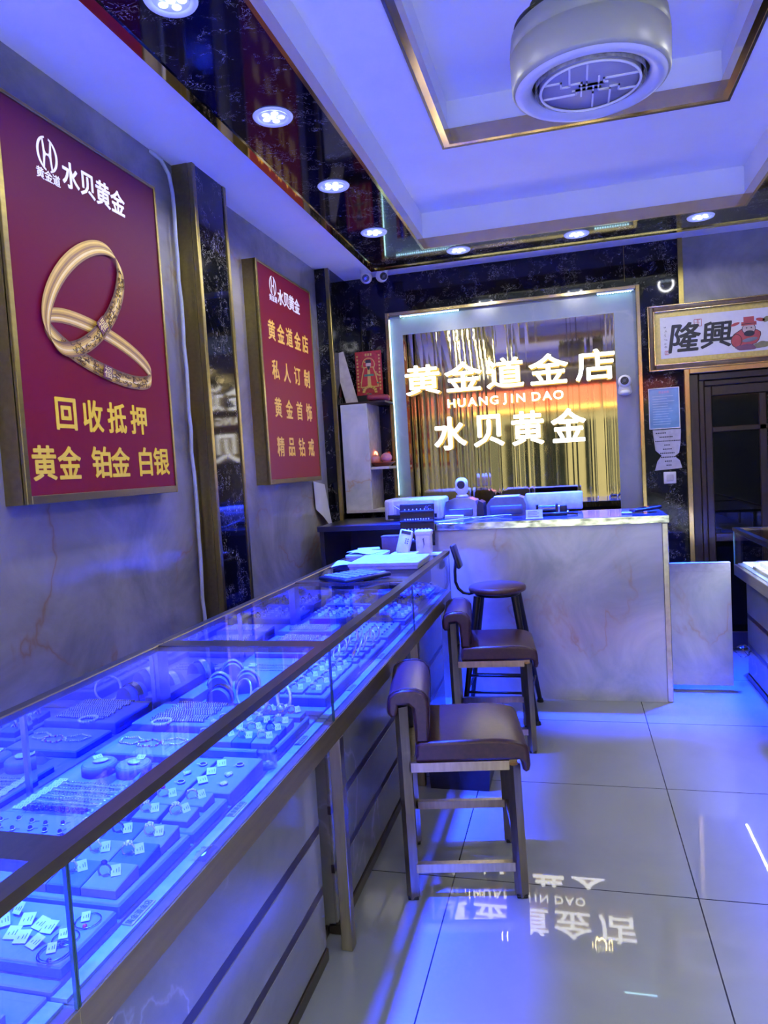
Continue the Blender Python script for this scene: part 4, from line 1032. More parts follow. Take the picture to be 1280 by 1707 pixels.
case_unit(1.98, 1.15, 'second glass display case unit from the front, beside the nearest maroon stool', plates=((.26, .325), (.66, .725)), group='glass display case units in a row')
case_unit(3.13, 1.02, 'last glass display case unit of the row, ending at the reception counter', plates=((.1, .165),), last=True, group='glass display case units in a row')
case_unit(3.76, 1.17, 'glass display case at the right edge, lit with a white strip', xb=1.56, xf=.975, led=LED_WHITE, plates=(), name='display_case')
for k in range(3):
    case_unit(.25+1.17*k, 1.17, ('glass display case along the right side, nearest the street front', 'glass display case along the right side, second from the street front', 'glass display case along the right side, next to the far right one')[k], xb=1.56, xf=.975, led=LED_WHITE, plates=())
m = MB(); rnd = random.Random(4)
vs = []; fs = []; n = 14; k = 7
for i in range(k+1):
    for j in range(n):
        a = 2*PI*j/n; r = (.030*math.sin(PI*(i+.3)/(k+.6))+.006)*(1+.25*rnd.uniform(-1, 1))
        vs.append((.985+r*math.cos(a)*1.2, 4.80+1.1*r*math.sin(a), .175+.075*i/k+.006*rnd.uniform(-1, 1)))
for i in range(k):
    for j in range(n): fs.append((i*n+j, i*n+(j+1) % n, (i+1)*n+(j+1) % n, (i+1)*n+j))
m.add(vs, fs, 0, True); m.build('wrap', PLASTIC_BAG)
wr = bpy.data.objects['wrap']; wr.name = 'plastic_wrap'; tag(wr, 'crumpled clear plastic wrapped round the leg of the right-hand case', 'plastic wrap')

# ================================================================== JEWELLERY IN THE LONG CASE
PZ = GZ0+.0142      # top of the display platform
JR = random.Random(21)
PROTO = {}
def place(key, maker, loc, rz, label, cat_group=None):
    """the first of a kind is built, the rest are copies sharing its meshes"""
    if key not in PROTO:
        o = maker(); PROTO[key] = o; o.location = loc; o.rotation_euler = (0, 0, rz); o['label'] = label
        if cat_group: o['group'] = cat_group
        return o
    o = dup(PROTO[key], loc, rz, label)
    if cat_group: o['group'] = cat_group
    elif 'group' in o: del o['group']
    return o
def tray(x0, x1, y0, y1, h, label, inner=True, name='display_tray', rim=.006, tilt=0):
    t = thing(name, label, 'tray', ((x0+x1)/2, (y0+y1)/2, PZ))
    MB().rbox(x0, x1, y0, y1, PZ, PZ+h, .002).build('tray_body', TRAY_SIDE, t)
    MB().rbox(x0+.002, x1-.002, y0+.002, y1-.002, PZ+h-.002, PZ+h+.002, .0015).build('tray_liner', WHITE_VELVET_BLUE_LIT, t)
    return t
def pad(x0, x1, y0, y1, z0, z1, mat, label, slope=.0, group=None, name='ring_pad'):
    t = thing(name, label, 'pad', ((x0+x1)/2, (y0+y1)/2, z0), 0, group)
    m = MB(); vs = [(x0, y0, z0), (x1, y0, z0), (x1, y1, z0), (x0, y1, z0)]; r = .002
    vs += [(x0, y0, z1-slope-r), (x1, y0, z1-slope-r), (x1, y1, z1-r), (x0, y1, z1-r)]
    vs += [(x0+r, y0+r, z1-slope), (x1-r, y0+r, z1-slope), (x1-r, y1-r, z1), (x0+r, y1-r, z1)]
    fs = [(3, 2, 1, 0), (8, 9, 10, 11)]
    for o_ in (0, 4):
        for i in range(4): fs.append((o_+i, o_+(i+1) % 4, o_+4+(i+1) % 4, o_+4+i))
    m.add(vs, fs); m.build('cushion', mat, t); return t
def tag_mesh(t, x, y, z, w_=.016, h=.022, tilt=.9, rz=0):
    M = Matrix.Translation((x, y, z)) @ Matrix.Rotation(rz, 4, 'Z') @ Matrix.Rotation(tilt, 4, 'X')
    o = MB().rbox(-w_/2, w_/2, -.0006, .0006, 0, h, .0005, M=M).build('price_tag', PAPER, t, True)
    m = MB()
    for i, q in enumerate((-.22, .08, .30)): m.box(q*w_-.0005, q*w_+.0005, -.0009, -.0006, h*.3, h*(.50+.1*i), M=M)
    m.build('tag_print', INK, o, True)
def mk_ring(kind):
    def f():
        t = thing('ring', '', 'ring')
        met = {'gem': SILVER, 'red': SILVER, 'plain': GOLD, 'dark': DARK_SILVER}[kind]
        m = MB(); m.torus((0, 0, .0110), .0115, .0018, 'Y', 24, 6)
        m.build('band', met, t, True)
        m = MB()
        if kind == 'gem':
            m.sphere((0, 0, .0248), .0045, u=8, v=5)
            for k in range(8): a = 2*PI*k/8; m.sphere((.0070*math.cos(a), .0070*math.sin(a), .0236), .0022, u=6, v=4)
            m.build('stone', GEM, t, True)
        elif kind == 'plain':
            for k in range(5): m.sphere((-.0076+.0038*k, 0, .0236-.0005*(k-2)**2), .0024, u=6, v=4)
            m.build('stone_row', GEM, t, True)
        else: m.sphere((0, 0, .0255), .0062, u=10, v=6, sc=(1, .8, .8)).build('stone', RED_GEM if kind == 'red' else DARK_GEM, t, True)
        tag_mesh(t, .022, -.006, .004, .017, .020, -.85, .35)
        m = MB(); m.tube([(.006, 0, .010), (.011, -.004, .006), (.016, -.004, .004)], .0005, 4); m.build('tag_string', RED_CORD if kind == 'red' else PAPER, t, True)
        return t
    return f
def ring(kind, x, y, z, rz, label, group=None): return place('ring_'+kind, mk_ring(kind), (x, y, z-.006), rz, label, group)
def mk_brooch(mat, red=False):
    def f():
        t = thing('pendant', '', 'pendant')
        m = MB(); m.sphere((0, 0, .003), .0065, u=14, v=6, sc=(1.25, .95, .5)); m.build('stone', mat, t, True)
        m = MB(); m.torus((0, 0, .002), .0080, .0014, 'Z', 24, 6)
        for k in range(12): a = 2*PI*k/12; m.sphere((.0085*math.cos(a), .0085*math.sin(a), .003), .0018, u=6, v=4)
        m.build('setting', SILVER, t, True)
        m = MB(); m.torus((-.0125, 0, .003), .0030, .0007, 'Z', 14, 5); m.build('bail', SILVER, t, True)
        return t
    return f
def mk_tag_card():
    t = thing('price_card', '', 'price tag'); tag_mesh(t, 0, 0, .001, .022, .024, -1.25, 0); 
    return t
def mk_chain(kind):
    def f():
        L = .165; t = thing('bracelet', '', 'bracelet'); r_ = random.Random(kind); m = MB()
        yf = lambda x: .0016*math.sin(x*70+kind)+.0012*math.sin(x*160+2*kind)
        pts = [(-L/2+L*i/44, yf(-L/2+L*i/44), .0022) for i in range(45)]
        if kind in (0, 1, 2):
            m.tube(pts, .0008, 4)
            m.build('chain', DARK_SILVER if kind != 1 else SILVER, t, True)
            m = MB()
            for i in range(3, 42, 3 if kind == 0 else 2): m.sphere((pts[i][0], pts[i][1], .0026), .0019 if kind == 0 else .0015, u=6, v=4)
            m.build('beads', DARK_SILVER if kind == 0 else SILVER, t, True)
        elif kind == 3:
            m.tube(pts, .0008, 4); m.build('chain', DARK_SILVER, t, True); m = MB()
            for i in range(2, 44, 3): m.sphere((pts[i][0], pts[i][1], .0045), .0048, u=8, v=6, sc=(1, .85, .8))
            m.build('beads', DARK_GEM, t, True)
        else:
            m2 = MB()
            for i, p in enumerate(pts):
                (m if i % 2 else m2).sphere((p[0], p[1]*.4, .0034+.0008*(i % 2)), .0031, u=6, v=4, sc=(.8, 1.25, 1))
            m.build('chain', SILVER, t, True); m2.build('sparkle_dark_links', DARK_SILVER, t, True)  # every other link darkened: the chain's sparkle is put into the colour
        if kind < 4: tag_mesh(t, -L/2-.014, 0, .001, .024, .010, -1.3, .1)
        m = MB(); m.torus((L/2+.003, yf(L/2), .002), .0026, .0007, 'Z', 12, 5); m.build('clasp', SILVER, t, True)
        return t
    return f
def chain(kind, x, y, z, rz, label, group=None): return place('chain_%d' % kind, mk_chain(kind), (x, y, z), rz, label, group)
def mk_bangle(R, r, mat, flat=1.0):
    def f():
        t = thing('bangle', '', 'bangle')
        m = MB(); m.torus((0, 0, R), R, r, 'X', 40, 8, flat=flat); m.build('hoop', mat, t, True)
        m = MB(); a = math.radians(40)
        for k in range(7):
            b = a+.09*k; m.sphere((r*.6, R*math.cos(b), R+R*math.sin(b)), r*.55, u=6, v=4)
        m.build('motif', mat, t, True)
        return t
    return f
def bangle(key, R, r, mat, x, y, z, rz, label, group=None, tilt=0, flat=1.0):
    o = place('bangle_'+key, mk_bangle(R, r, mat, flat), (x, y, z), rz, label, group)
    o.rotation_euler = (0, tilt, rz); return o
def mk_bead_loop():
    t = thing('bead_bracelet', '', 'bracelet'); m = MB()
    for k in range(22): a = 2*PI*k/22; m.sphere((.026*math.cos(a), .026*math.sin(a), .0042), .0042, u=8, v=6)
    m.build('beads', GEM, t, True); return t
def mk_flat_bracelet(c):
    def f():
        t = thing('coiled_bracelet', '', 'bracelet'); m = MB(); m2 = MB()
        for k in range(34):
            a = 2*PI*k/34; rr = .022+.003*math.sin(5*a)
            (m2 if c and k % 3 == 0 else m).sphere((1.5*rr*math.cos(a), rr*math.sin(a), .003), .0028, u=6, v=4)
        m.build('beads', SILVER, t, True)
        if c: m2.build('red_beads', RED_CORD, t, True)
        return t
    return f
def round_stand(x, y, label, r=.042):
    t = thing('round_stand', label, 'display stand', (x, y, PZ))
    MB().lathe([(0, 0), (r, 0), (r, .026), (r-.003, .029), (0, .029)], (x, y, PZ+.012), 36).build('drum', TRAY_SIDE, t)
    MB().lathe([(0, .0285), (r-.003, .0285), (r-.006, .0305), (0, .0305)], (x, y, PZ+.012), 36).build('top_pad', WHITE_VELVET_BLUE_LIT, t); return t
def mk_pendant_big():
    t = thing('pebble_pendant', '', 'pendant')
    MB().sphere((0, 0, .004), .016, u=18, v=8, sc=(1.2, .85, .28)).build('stone', JADE, t, True)
    m = MB(); m.torus((.021, 0, .003), .0035, .0009, 'Z', 14, 5); m.build('bail', SILVER, t, True); tag_mesh(t, -.004, .020, .001, .022, .016, -1.2, .4); return t
def bag(x, y, z, sx, sy, h, label, seed):
    r_ = random.Random(seed); m = MB(); n, k = 9, 6; vs = []
    for i in range(n):
        for j in range(k):
            e = 1 if 0 < i < n-1 and 0 < j < k-1 else 0
            vs.append((x+sx*(i/(n-1)-.5)+r_.uniform(-.003, .003), y+sy*(j/(k-1)-.5)+r_.uniform(-.003, .003), z+e*(h*r_.uniform(.35, 1.0))+.001))
    b0 = len(vs); vs += [(v[0], v[1], z+.0004) for v in vs]
    fs = []
    for i in range(n-1):
        for j in range(k-1):
            a = i*k+j; fs.append((a, a+k, a+k+1, a+1)); fs.append((b0+a, b0+a+1, b0+a+k+1, b0+a+k))
    m.add(vs, fs, 0, False); o = m.build('plastic_bag', PLASTIC_BAG); tag(o, label, 'plastic bag'); return o

# --- foreground unit, front row (towards the customer)
tr = tray(-1.0, -.757, .858, .996, .018, 'shallow tray with loose wire bangles and tags, foremost beside the corner glass edge')
for i, (x, y, r_, lab) in enumerate(((-.785, .960, .020, 'thin dark hoop earring lying near the far corner of the foremost shallow tray'), (-.792, .915, .020, 'thin dark hoop earring lying mid-way along the foremost shallow tray'),
                              (-.787, .882, .024, 'thin wire bangle with a white tag at the near corner of the foremost shallow tray'))):
    h = thing('wire_hoop', lab, 'earring' if i < 2 else 'bangle', (x, y, PZ+.021))
    m = MB(); m.torus((x, y, PZ+.0225), r_, .0009, 'Z', 36, 5)
    if i == 2: m.torus((x+.002, y+.001, PZ+.0245), r_*.97, .0008, 'Z', 36, 5)
    m.build('hoop', DARK_SILVER, h)
    MB().sphere((x+.3*r_, y-.8*r_, PZ+.024), .004, u=8, v=6).build('charm', RED_GEM if i == 0 else DARK_GEM, h)
    tag_mesh(h, -.004, -.002, .001, .014, .018, -1.2, .5)
for i in range(6):
    place('card', mk_tag_card, (-.835-.024*(i % 3), .885+.035*(i//3)+.006*(i % 3), PZ+.021), JR.uniform(-.5, .5), 'white price tag lying loose on the foremost shallow tray', 'loose price tags on the foremost tray')['category'] = 'price tag'
for i in range(5):
    ring(('gem', 'dark', 'gem', 'plain', 'gem')[i], -.935-.022*(i % 2), .872+.024*i, PZ+.026, JR.uniform(-.5, 1.2), 'small ring in the left half of the foremost shallow tray', 'rings on the foremost tray')

tr = tray(-1.0, -.758, 1.003, 1.238, .022, 'pale tray set with a three-by-three check of pads, behind the foremost shallow tray')
zz = PZ+.0245; cw = .068
for i in range(3):
    for j in range(3):
        x0 = -.772-cw*(i+1)-.002*i; y0 = 1.016+.070*j
        w_ = (i+j) % 2 == 0
        pad(x0, x0+cw, y0, y0+.068, zz, zz+.024, WHITE_VELVET_BLUE_LIT if w_ else BLUE_VELVET,
            '%s square ring pad of the checked tray in the foreground' % ('white' if w_ else 'blue'), .008, '%s pads of the foreground checked tray' % ('white' if w_ else 'blue'))
        ring('gem' if (i+j) % 3 else 'dark', x0+cw*.36, y0+.034, zz+.0225, .2+JR.uniform(-.2, .3), 'large stone ring with a white tag on the checked tray in the foreground', 'rings on the foreground checked tray')
t_ = tray(-1.0, -.757, 1.245, 1.398, .020, 'pale tray holding six white ring blocks, second tray behind the foremost')
zz = PZ+.0225
for i in range(3):
    for j in range(2):
        x0 = -.778-.058*(i+1)-.012*i; y0 = 1.262+.066*j
        pad(x0, x0+.058, y0, y0+.050, zz, zz+.020, WHITE_VELVET_BLUE_LIT, 'small white ring block of the six-block tray in the foreground case', .006, 'white ring blocks of the six-block tray', name='ring_block')
        if (i, j) == (1, 1): ring('red', x0+.02, y0+.024, zz+.019, .3, 'ring with a red stone and white tag on the six-block tray')
        else: ring(('gem', 'plain', 'gem', 'gem', 'dark', 'gem')[i*2+j], x0+.02, y0+.024, zz+.019, .3+JR.uniform(-.2, .3), 'clear stone ring with white tag on the six-block tray', 'rings on the six-block tray')
zz = PZ
for k, (x0, lab) in enumerate(((-.860, 'broad white slanted pad with tagged brooches, next to the glass tumbler'), (-.972, 'broad white slanted pad with three dark pendants, half hidden by the brass rail'))):
    pad(x0, x0+.103, 1.408, 1.585-.02*k, zz, zz+.034, WHITE_VELVET_BLUE_LIT, lab, .006, name='slanted_pad')
for x, y, kind, lab in ((-.790, 1.445, 'white', 'oval clear pendant lowest on the slanted pad beside the tumbler'), (-.800, 1.490, 'white', 'cluster pendant midway on the slanted pad beside the tumbler'), (-.795, 1.540, 'dark', 'round pendant highest on the slanted pad beside the tumbler'),
                        (-.895, 1.440, 'dark', 'dark oval pendant lowest on the half-hidden slanted pad'), (-.905, 1.485, 'white', 'clear pendant midway on the half-hidden slanted pad'), (-.888, 1.532, 'dark', 'dark pendant highest on the half-hidden slanted pad')):
    o = place('brooch_'+kind, mk_brooch(GEM if kind == 'white' else DARK_GEM), (x, y, zz+.0295+.034*(y-1.408)*0+.006*(y-1.408)/.177), JR.uniform(0, 2), lab)
for x, y in ((-.838, 1.44), (-.842, 1.485), (-.838, 1.53)):
    place('card', mk_tag_card, (x, y, zz+.032), JR.uniform(.2, .7), 'white price tag at the left edge of the slanted pad beside the tumbler', 'tags on the tumbler-side slanted pad')['category'] = 'price tag'
g = thing('glass_tumbler', 'small clear glass tumbler standing on the blue ledge inside the foreground case', 'glass', (-.745, 1.615, PZ))
MB().lathe([(0, .004), (.0215, .004), (.0235, .045), (.0255, .045), (.0238, 0), (0, 0)], (-.757, 1.612, PZ), 32).build('glass', pane_mat('tumbler_glass', (.90, .93, .97), 2.5), g)
m = MB()
for k in range(5): m.sphere((-.757+.009*math.cos(2*k), 1.612+.009*math.sin(2*k), PZ+.010), .004, u=8, v=6)
m.build('clear_stones', GEM, g)
tr = tray(-1.0, -.757, 1.650, 1.912, .022, 'pale tray with checked pads beyond the glass tumbler, near the first joint')
zz = PZ+.0245
for i in range(4):
    for j in range(3):
        x0 = -.768-.055*(i+1); y0 = 1.662+.056*j; w_ = (i+j) % 2 == 0
        pad(x0, x0+.053, y0, y0+.053, zz, zz+.022, WHITE_VELVET_BLUE_LIT if w_ else BLUE_VELVET, '%s ring pad of the checked tray beyond the tumbler' % ('white' if w_ else 'blue'), .006, '%s pads of the checked tray beyond the tumbler' % ('white' if w_ else 'blue'))
        ring(('gem', 'gem', 'dark', 'plain')[(i+2*j) % 4], x0+.019, y0+.027, zz+.021, .2+JR.uniform(-.3, .4), 'stone ring with white tag on the checked tray beyond the tumbler', 'rings on the checked tray beyond the tumbler')
pad(-.815, -.764, 1.855, 1.905, zz, zz+.016, WHITE_VELVET_BLUE_LIT, 'small white block at the aisle-side far corner of the checked tray beyond the tumbler', .0, name='bangle_block')
bangle('silver', .034, .0050, SILVER, -.895, 1.862, zz+.020, 1.15, 'thick silver bangle standing at the far end of the checked tray, left of the pair', None, .25)
bangle('silver', .034, .0050, SILVER, -.835, 1.905, zz+.018, .95, 'silver bangle leaning by the case joint, right of the pair', None, .2)
for k in range(4): ring('plain', -.80-.035*k, 1.880+.01*(k % 2), zz+.022, .4+.3*k, 'narrow gold-toned ring at the foot of the standing silver bangles', 'rings by the standing bangles')

# --- foreground unit, back row (against the mirror doors)
pad(-1.235, -1.015, 1.185, 1.272, PZ, PZ+.024, WHITE_VELVET_BLUE_LIT, 'white slanted pad of stud earrings by the left edge of the view', .004, name='earring_pad')
def mk_earring():
    t = thing('stud_earring', '', 'earring'); MB().sphere((0, 0, .004), .0048, u=10, v=6).build('stone', DARK_GEM, t, True)
    m = MB(); m.torus((0, 0, .0015), .0048, .0012, 'Z', 16, 5); m.build('setting', SILVER, t, True)
    m = MB(); m.tube([(.004, -.003, .001), (.010, -.012, .001)], .0007, 4); m.build('pin', DARK_SILVER, t, True); return t
for i in range(11):
    place('earring', mk_earring, (-1.225+.019*i, 1.205+.034*(i % 2)+JR.uniform(-.006, .006), PZ+.0225), JR.uniform(0, 3), 'dark stud earring on the white earring pad by the left edge', 'stud earrings on the slanted pad')['category'] = 'earring'
tr = tray(-1.245, -1.01, 1.283, 1.525, .014, 'pale tray spread with fine bracelets, below the two round stands')
for i in range(15):
    k = (3, 3, 0, 0, 1, 0, 2, 1, 2, 0, 1, 2, 0, 1, 2)[i]
    lab = ('dark beaded bracelet at the near edge of the fine bracelet tray', 'dark bracelets on the fine bracelet tray') if i < 2 else ('fine chain bracelet with a white tag on the fine bracelet tray', 'fine bracelets on the tray below the round stands')
    chain(k, -1.122+JR.uniform(-.004, .004), 1.297+.0098*i, PZ+.0165, JR.uniform(-.05, .05), *lab)
round_stand(-1.155, 1.500, 'low round stand with a dull pebble pendant, left of the two')
round_stand(-1.062, 1.505, 'low round stand with a pale pebble pendant, right one, beside the brass rail')
place('pebble', mk_pendant_big, (-1.150, 1.500, PZ+.043), .6, 'pale pebble pendant on the left round stand')
place('pebble', mk_pendant_big, (-1.058, 1.502, PZ+.043), -.3, 'pale pebble pendant on the right round stand, beside the brass rail')
bag(-1.10, 1.565, PZ, .16, .06, .03, 'crumpled clear plastic bag behind the two round stands', 3)
bag(-1.105, 1.462, PZ+.016, .045, .05, .035, 'small clear plastic bag stuffed between the two round stands', 5)
bag(-.995, 1.45, PZ+.014, .06, .10, .03, 'clear plastic bag at the aisle side of the right round stand', 7)
bag(-1.13, 1.276, PZ+.016, .12, .03, .012, 'flat clear plastic bag on the near edge of the fine bracelet tray', 8)
bag(-.722, 1.225, GZ0+.007, .03, .055, .010, 'small clear bag of beads on the blue ledge before the six-block tray', 9)
tr = tray(-1.248, -1.005, 1.605, 1.762, .018, 'flat white-topped tray with coiled bead bracelets, behind the plastic bags')
for x, y, c_, lab in ((-1.19, 1.685, False, 'coiled clear bead bracelet, leftmost on the flat white-topped tray'), (-1.125, 1.672, True, 'coiled bracelet with red beads in the middle of the flat white-topped tray'), (-1.062, 1.69, False, 'coiled clear bead bracelet, rightmost on the flat white-topped tray')):
    place('coil_%s' % c_, mk_flat_bracelet(c_), (x, y, PZ+.0205), JR.uniform(-.2, .2), lab)
t_ = thing('bracelet_plinth', 'raised white pad covered in thick chain bracelets at the back of the foreground case', 'pad', (-1.13, 1.87, PZ))
MB().rbox(-1.250, -1.005, 1.775, 1.968, PZ, PZ+.036, .004, 2).build('cushion', WHITE_VELVET_BLUE_LIT, t_)
for i in range(12):
    chain(4+(i % 2), -1.115+JR.uniform(-.006, .006), 1.798+.0138*i, PZ+.0365, JR.uniform(-.04, .04), 'thick silver chain bracelet laid on the raised white pad', 'thick chains on the raised white pad')
place('beadloop', mk_bead_loop, (-1.155, 1.783, PZ+.037), 0, 'clear round bead bracelet draped at the near edge of the raised white pad')

# --- second unit, back row: white half-moon stands with bangles
def moon(x, y, r, d, h, rz, label, bangle_label, bangle_mat, R, r_):
    t = thing('half_moon_stand', label, 'display stand', (x, y, PZ)); n = 20
    M = Matrix.Translation((x, y, PZ)) @ Matrix.Rotation(rz, 4, 'Z')
    prof = [(r*math.cos(PI*i/n), h*.25+(h*.75)*math.sin(PI*i/n)) for i in range(n+1)]+[(-r, 0), (r, 0)]
    MB().prism(prof, 'Y', -d/2, d/2, M=M).build('cushion', WHITE_VELVET_BLUE_LIT, t)
    b = thing('bangle', bangle_label, 'bangle', (x, y, PZ)); m = MB()
    pts = [((r+.004)*math.cos(a), 0, h*.25+(h*.75+.005)*math.sin(a)) for a in [PI*(-.04+1.08*i/36) for i in range(37)]]
    q = MB(); k = len(pts); vs = []
    for p in pts:
        nrm = Vector((p[0], 0, p[2]-h*.25)).normalized()
        for dy, dn in ((-d*.16, 0), (-d*.16, .003), (d*.16, .003), (d*.16, 0)): vs.append(M @ (Vector((p[0], dy, max(.001, p[2])))+nrm*dn))
    fs = []
    for i in range(k-1):
        for j in range(4): fs.append((i*4+j, i*4+(j+1) % 4, i*4+4+(j+1) % 4, i*4+4+j))
    fs += [(0, 1, 2, 3), (k*4-1, k*4-2, k*4-3, k*4-4)]
    q.add(vs, fs, 0, False); q.build('band', bangle_mat, b)
moon(-1.175, 2.17, .036, .075, .062, .35, 'white half-moon bangle stand against the mirror, left of the group', 'broad silver bangle over the left half-moon stand', SILVER, 0, 0)
moon(-1.085, 2.20, .036, .075, .066, .35, 'white half-moon bangle stand in the middle of the group', 'broad silver bangle over the middle half-moon stand', SILVER, 0, 0)
moon(-1.115, 2.06, .036, .070, .056, .2, 'white half-moon bangle stand foremost of the group', 'dark silver bangle over the foremost half-moon stand', DARK_SILVER, 0, 0)
moon(-1.205, 2.33, .036, .070, .060, .4, 'white half-moon bangle stand farthest of the group', 'silver bangle over the farthest half-moon stand', SILVER, 0, 0)
pad(-1.24, -1.19, 2.02, 2.28, PZ, PZ+.03, WHITE_VELVET_BLUE_LIT, 'low white block against the mirror left of the half-moon stands', .0, name='display_block')
bangle('big', .040, .0040, SILVER, -1.035, 2.045, PZ+.004, 1.0, 'plain silver bangle standing by the rail before the half-moon stands', None, .3)
for i in range(8):
    chain(i % 3, -1.11+JR.uniform(-.01, .01), 2.42+.012*i, PZ+.001, JR.uniform(-.06, .06), 'fine bracelet lying flat behind the half-moon stands', 'fine bracelets behind the half-moon stands')
# second unit, back row: stepped chain pads
for k, (y0, h, lab) in enumerate(((2.60, .020, 'lowest step of the white chain pads near the middle of the row'), (2.715, .036, 'middle step of the white chain pads near the middle of the row'), (2.845, .050, 'highest step of the white chain pads, farthest of the three'))):
    t_ = thing('chain_pad', lab, 'pad', (-1.12, y0, PZ)); MB().rbox(-1.245, -1.0, y0, y0+.112, PZ, PZ+h, .003, 2).build('cushion', WHITE_VELVET_BLUE_LIT, t_)
    for i in range(7):
        chain(4+(i % 2), -1.118+JR.uniform(-.008, .008), y0+.014+.0140*i, PZ+h+.0005, JR.uniform(-.05, .05), 'silver chain on the %s of the stepped white pads' % ('lowest step', 'middle step', 'highest step')[k], 'chains on the %s' % ('lowest step', 'middle step', 'highest step')[k])
# second unit, front row
t_ = tray(-.985, -.757, 2.055, 2.425, .030, 'tray of ring blocks just past the first case joint, under the brass rail')
zz = PZ+.0325
for i in range(3):
    for j in range(5):
        x0 = -.775-.055*(i+1)-.008*i; y0 = 2.072+.068*j
        pad(x0, x0+.054, y0, y0+.056, zz, zz+.012, WHITE_VELVET_BLUE_LIT, 'white ring block of the tray just past the first case joint', .004, 'ring blocks just past the first joint', name='ring_block')
        ring(('gem', 'plain', 'gem', 'dark')[(i+j) % 4], x0+.018, y0+.028, zz+.011, JR.uniform(-.2, .5), 'stone ring with white tag on the tray just past the first case joint', 'rings just past the first joint')
t_ = tray(-.985, -.757, 2.435, 2.82, .018, 'tray of standing bangles and rings in the middle of the row, next to the aisle')
zz = PZ+.0205
for i in range(3):
    for j in range(5):
        x, y = -.80-.066*i, 2.475+.074*j
        pad(x-.024, x+.024, y-.024, y+.024, zz, zz+.014, WHITE_VELVET_BLUE_LIT, 'white square block under a standing bangle on the mid-row aisle tray', .0, 'blocks on the mid-row bangle tray', name='bangle_block')
        bangle('gold' if (i+j) % 4 == 0 else 'silver2', .028, .0030, GOLD if (i+j) % 4 == 0 else SILVER, x, y, zz+.012, .7+JR.uniform(-.5, .5),
               '%s bangle standing on a block of the mid-row aisle tray' % ('gold' if (i+j) % 4 == 0 else 'silver'), '%s bangles on the mid-row tray' % ('gold' if (i+j) % 4 == 0 else 'silver'), .35)
pad(-.93, -.757, 2.835, 3.085, PZ, PZ+.034, WHITE_VELVET_BLUE_LIT, 'white slanted pad dotted with stud earrings before the second case joint', .006, name='earring_pad')
for i in range(4):
    for j in range(6):
        place('earring', mk_earring, (-.785-.038*i, 2.86+.040*j, PZ+.0290+.006*(.025+.04*j)/.25), JR.uniform(0, 3), 'stud earring on the slanted pad before the second case joint', 'stud earrings before the second joint')['category'] = 'earring'
# last unit
for k, (y0, h, lab) in enumerate(((3.20, .026, 'low tray of rings below the calculator, past the second joint'), (3.44, .045, 'raised white ring tray behind the calculator at the back of the last case'))):
    t_ = tray(-1.235, -.995, y0, y0+.20, h, lab)
    for i in range(4):
        for j in range(4):
            ring(('gem', 'plain', 'gem', 'dark')[(i+2*j) % 4], -1.21+.056*i, y0+.025+.048*j, PZ+h+.0065, JR.uniform(-.2, .6), 'ring on the %s of the last case' % ('low tray', 'raised tray')[k], 'rings on the %s of the last case' % ('low tray', 'raised tray')[k])
for k, (y0, y1, lab) in enumerate(((3.17, 3.46, 'white tray of small pads next to the aisle in the last case, nearer one'), (3.48, 3.74, 'white tray of small pads next to the aisle in the last case, middle one'), (3.76, 4.06, 'white tray of small pads next to the aisle in the last case, farthest one'))):
    t_ = tray(-.965, -.757, y0, y1, .022, lab)
    for i in range(3):
        for j in range(4):
            x, y = -.79-.068*i, y0+.035+(y1-y0-.06)/3.2*j
            pad(x-.026, x+.026, y-.026, y+.026, PZ+.0245, PZ+.036, WHITE_VELVET_BLUE_LIT, 'small white pad on the %s aisle tray of the last case' % ('nearer', 'middle', 'farthest')[k], .003, 'small pads on the %s aisle tray' % ('nearer', 'middle', 'farthest')[k])
            ring(('gem', 'gem', 'plain', 'dark')[(i+j+k) % 4], x-.006, y, PZ+.036, JR.uniform(-.2, .6), 'tagged ring on the %s aisle tray of the last case' % ('nearer', 'middle', 'farthest')[k], 'rings on the %s aisle tray' % ('nearer', 'middle', 'farthest')[k])
place('goldflower', mk_brooch(GOLD), (-.86, 3.44, PZ+.036), .3, 'gold flower-like brooch on the nearer aisle tray of the last case')
# the unit cut by the lower left corner
pad(-.955, -.765, .60, .76, PZ, PZ+.024, WHITE_VELVET_BLUE_LIT, 'white pad of earrings in the case at the lower left corner', .004, name='earring_pad')
for i in range(6): place('earring', mk_earring, (-.79-.028*(i % 3), .70+.034*(i//3), PZ+.0225), JR.uniform(0, 3), 'stud earring on the pad in the lower left corner case', 'stud earrings in the corner case')['category'] = 'earring'
pad(-1.23, -1.02, .55, .80, PZ, PZ+.05, WHITE_VELVET_BLUE_LIT, 'raised white pad at the back of the lower left corner case', .0, name='display_block')
# right-hand case
for j in range(4):
    pad(1.06, 1.22, 3.86+.20*j, 4.04+.20*j, PZ, PZ+.042, P('cream_velvet', (.66, .66, .64), .7, var=.04, scale=80),
        'white jewellery pad in the right-edge case, %s' % ('nearest', 'second nearest', 'second farthest', 'farthest')[j], .0, name='display_block')
    pad(1.02, 1.056, 3.86+.20*j, 4.04+.20*j, PZ, PZ+.016, P('gold_card', (.40, .34, .16), .45, .3), 'gold step before a white pad in the right-edge case, %s' % ('nearest', 'second nearest', 'second farthest', 'farthest')[j], .0, name='gold_step')

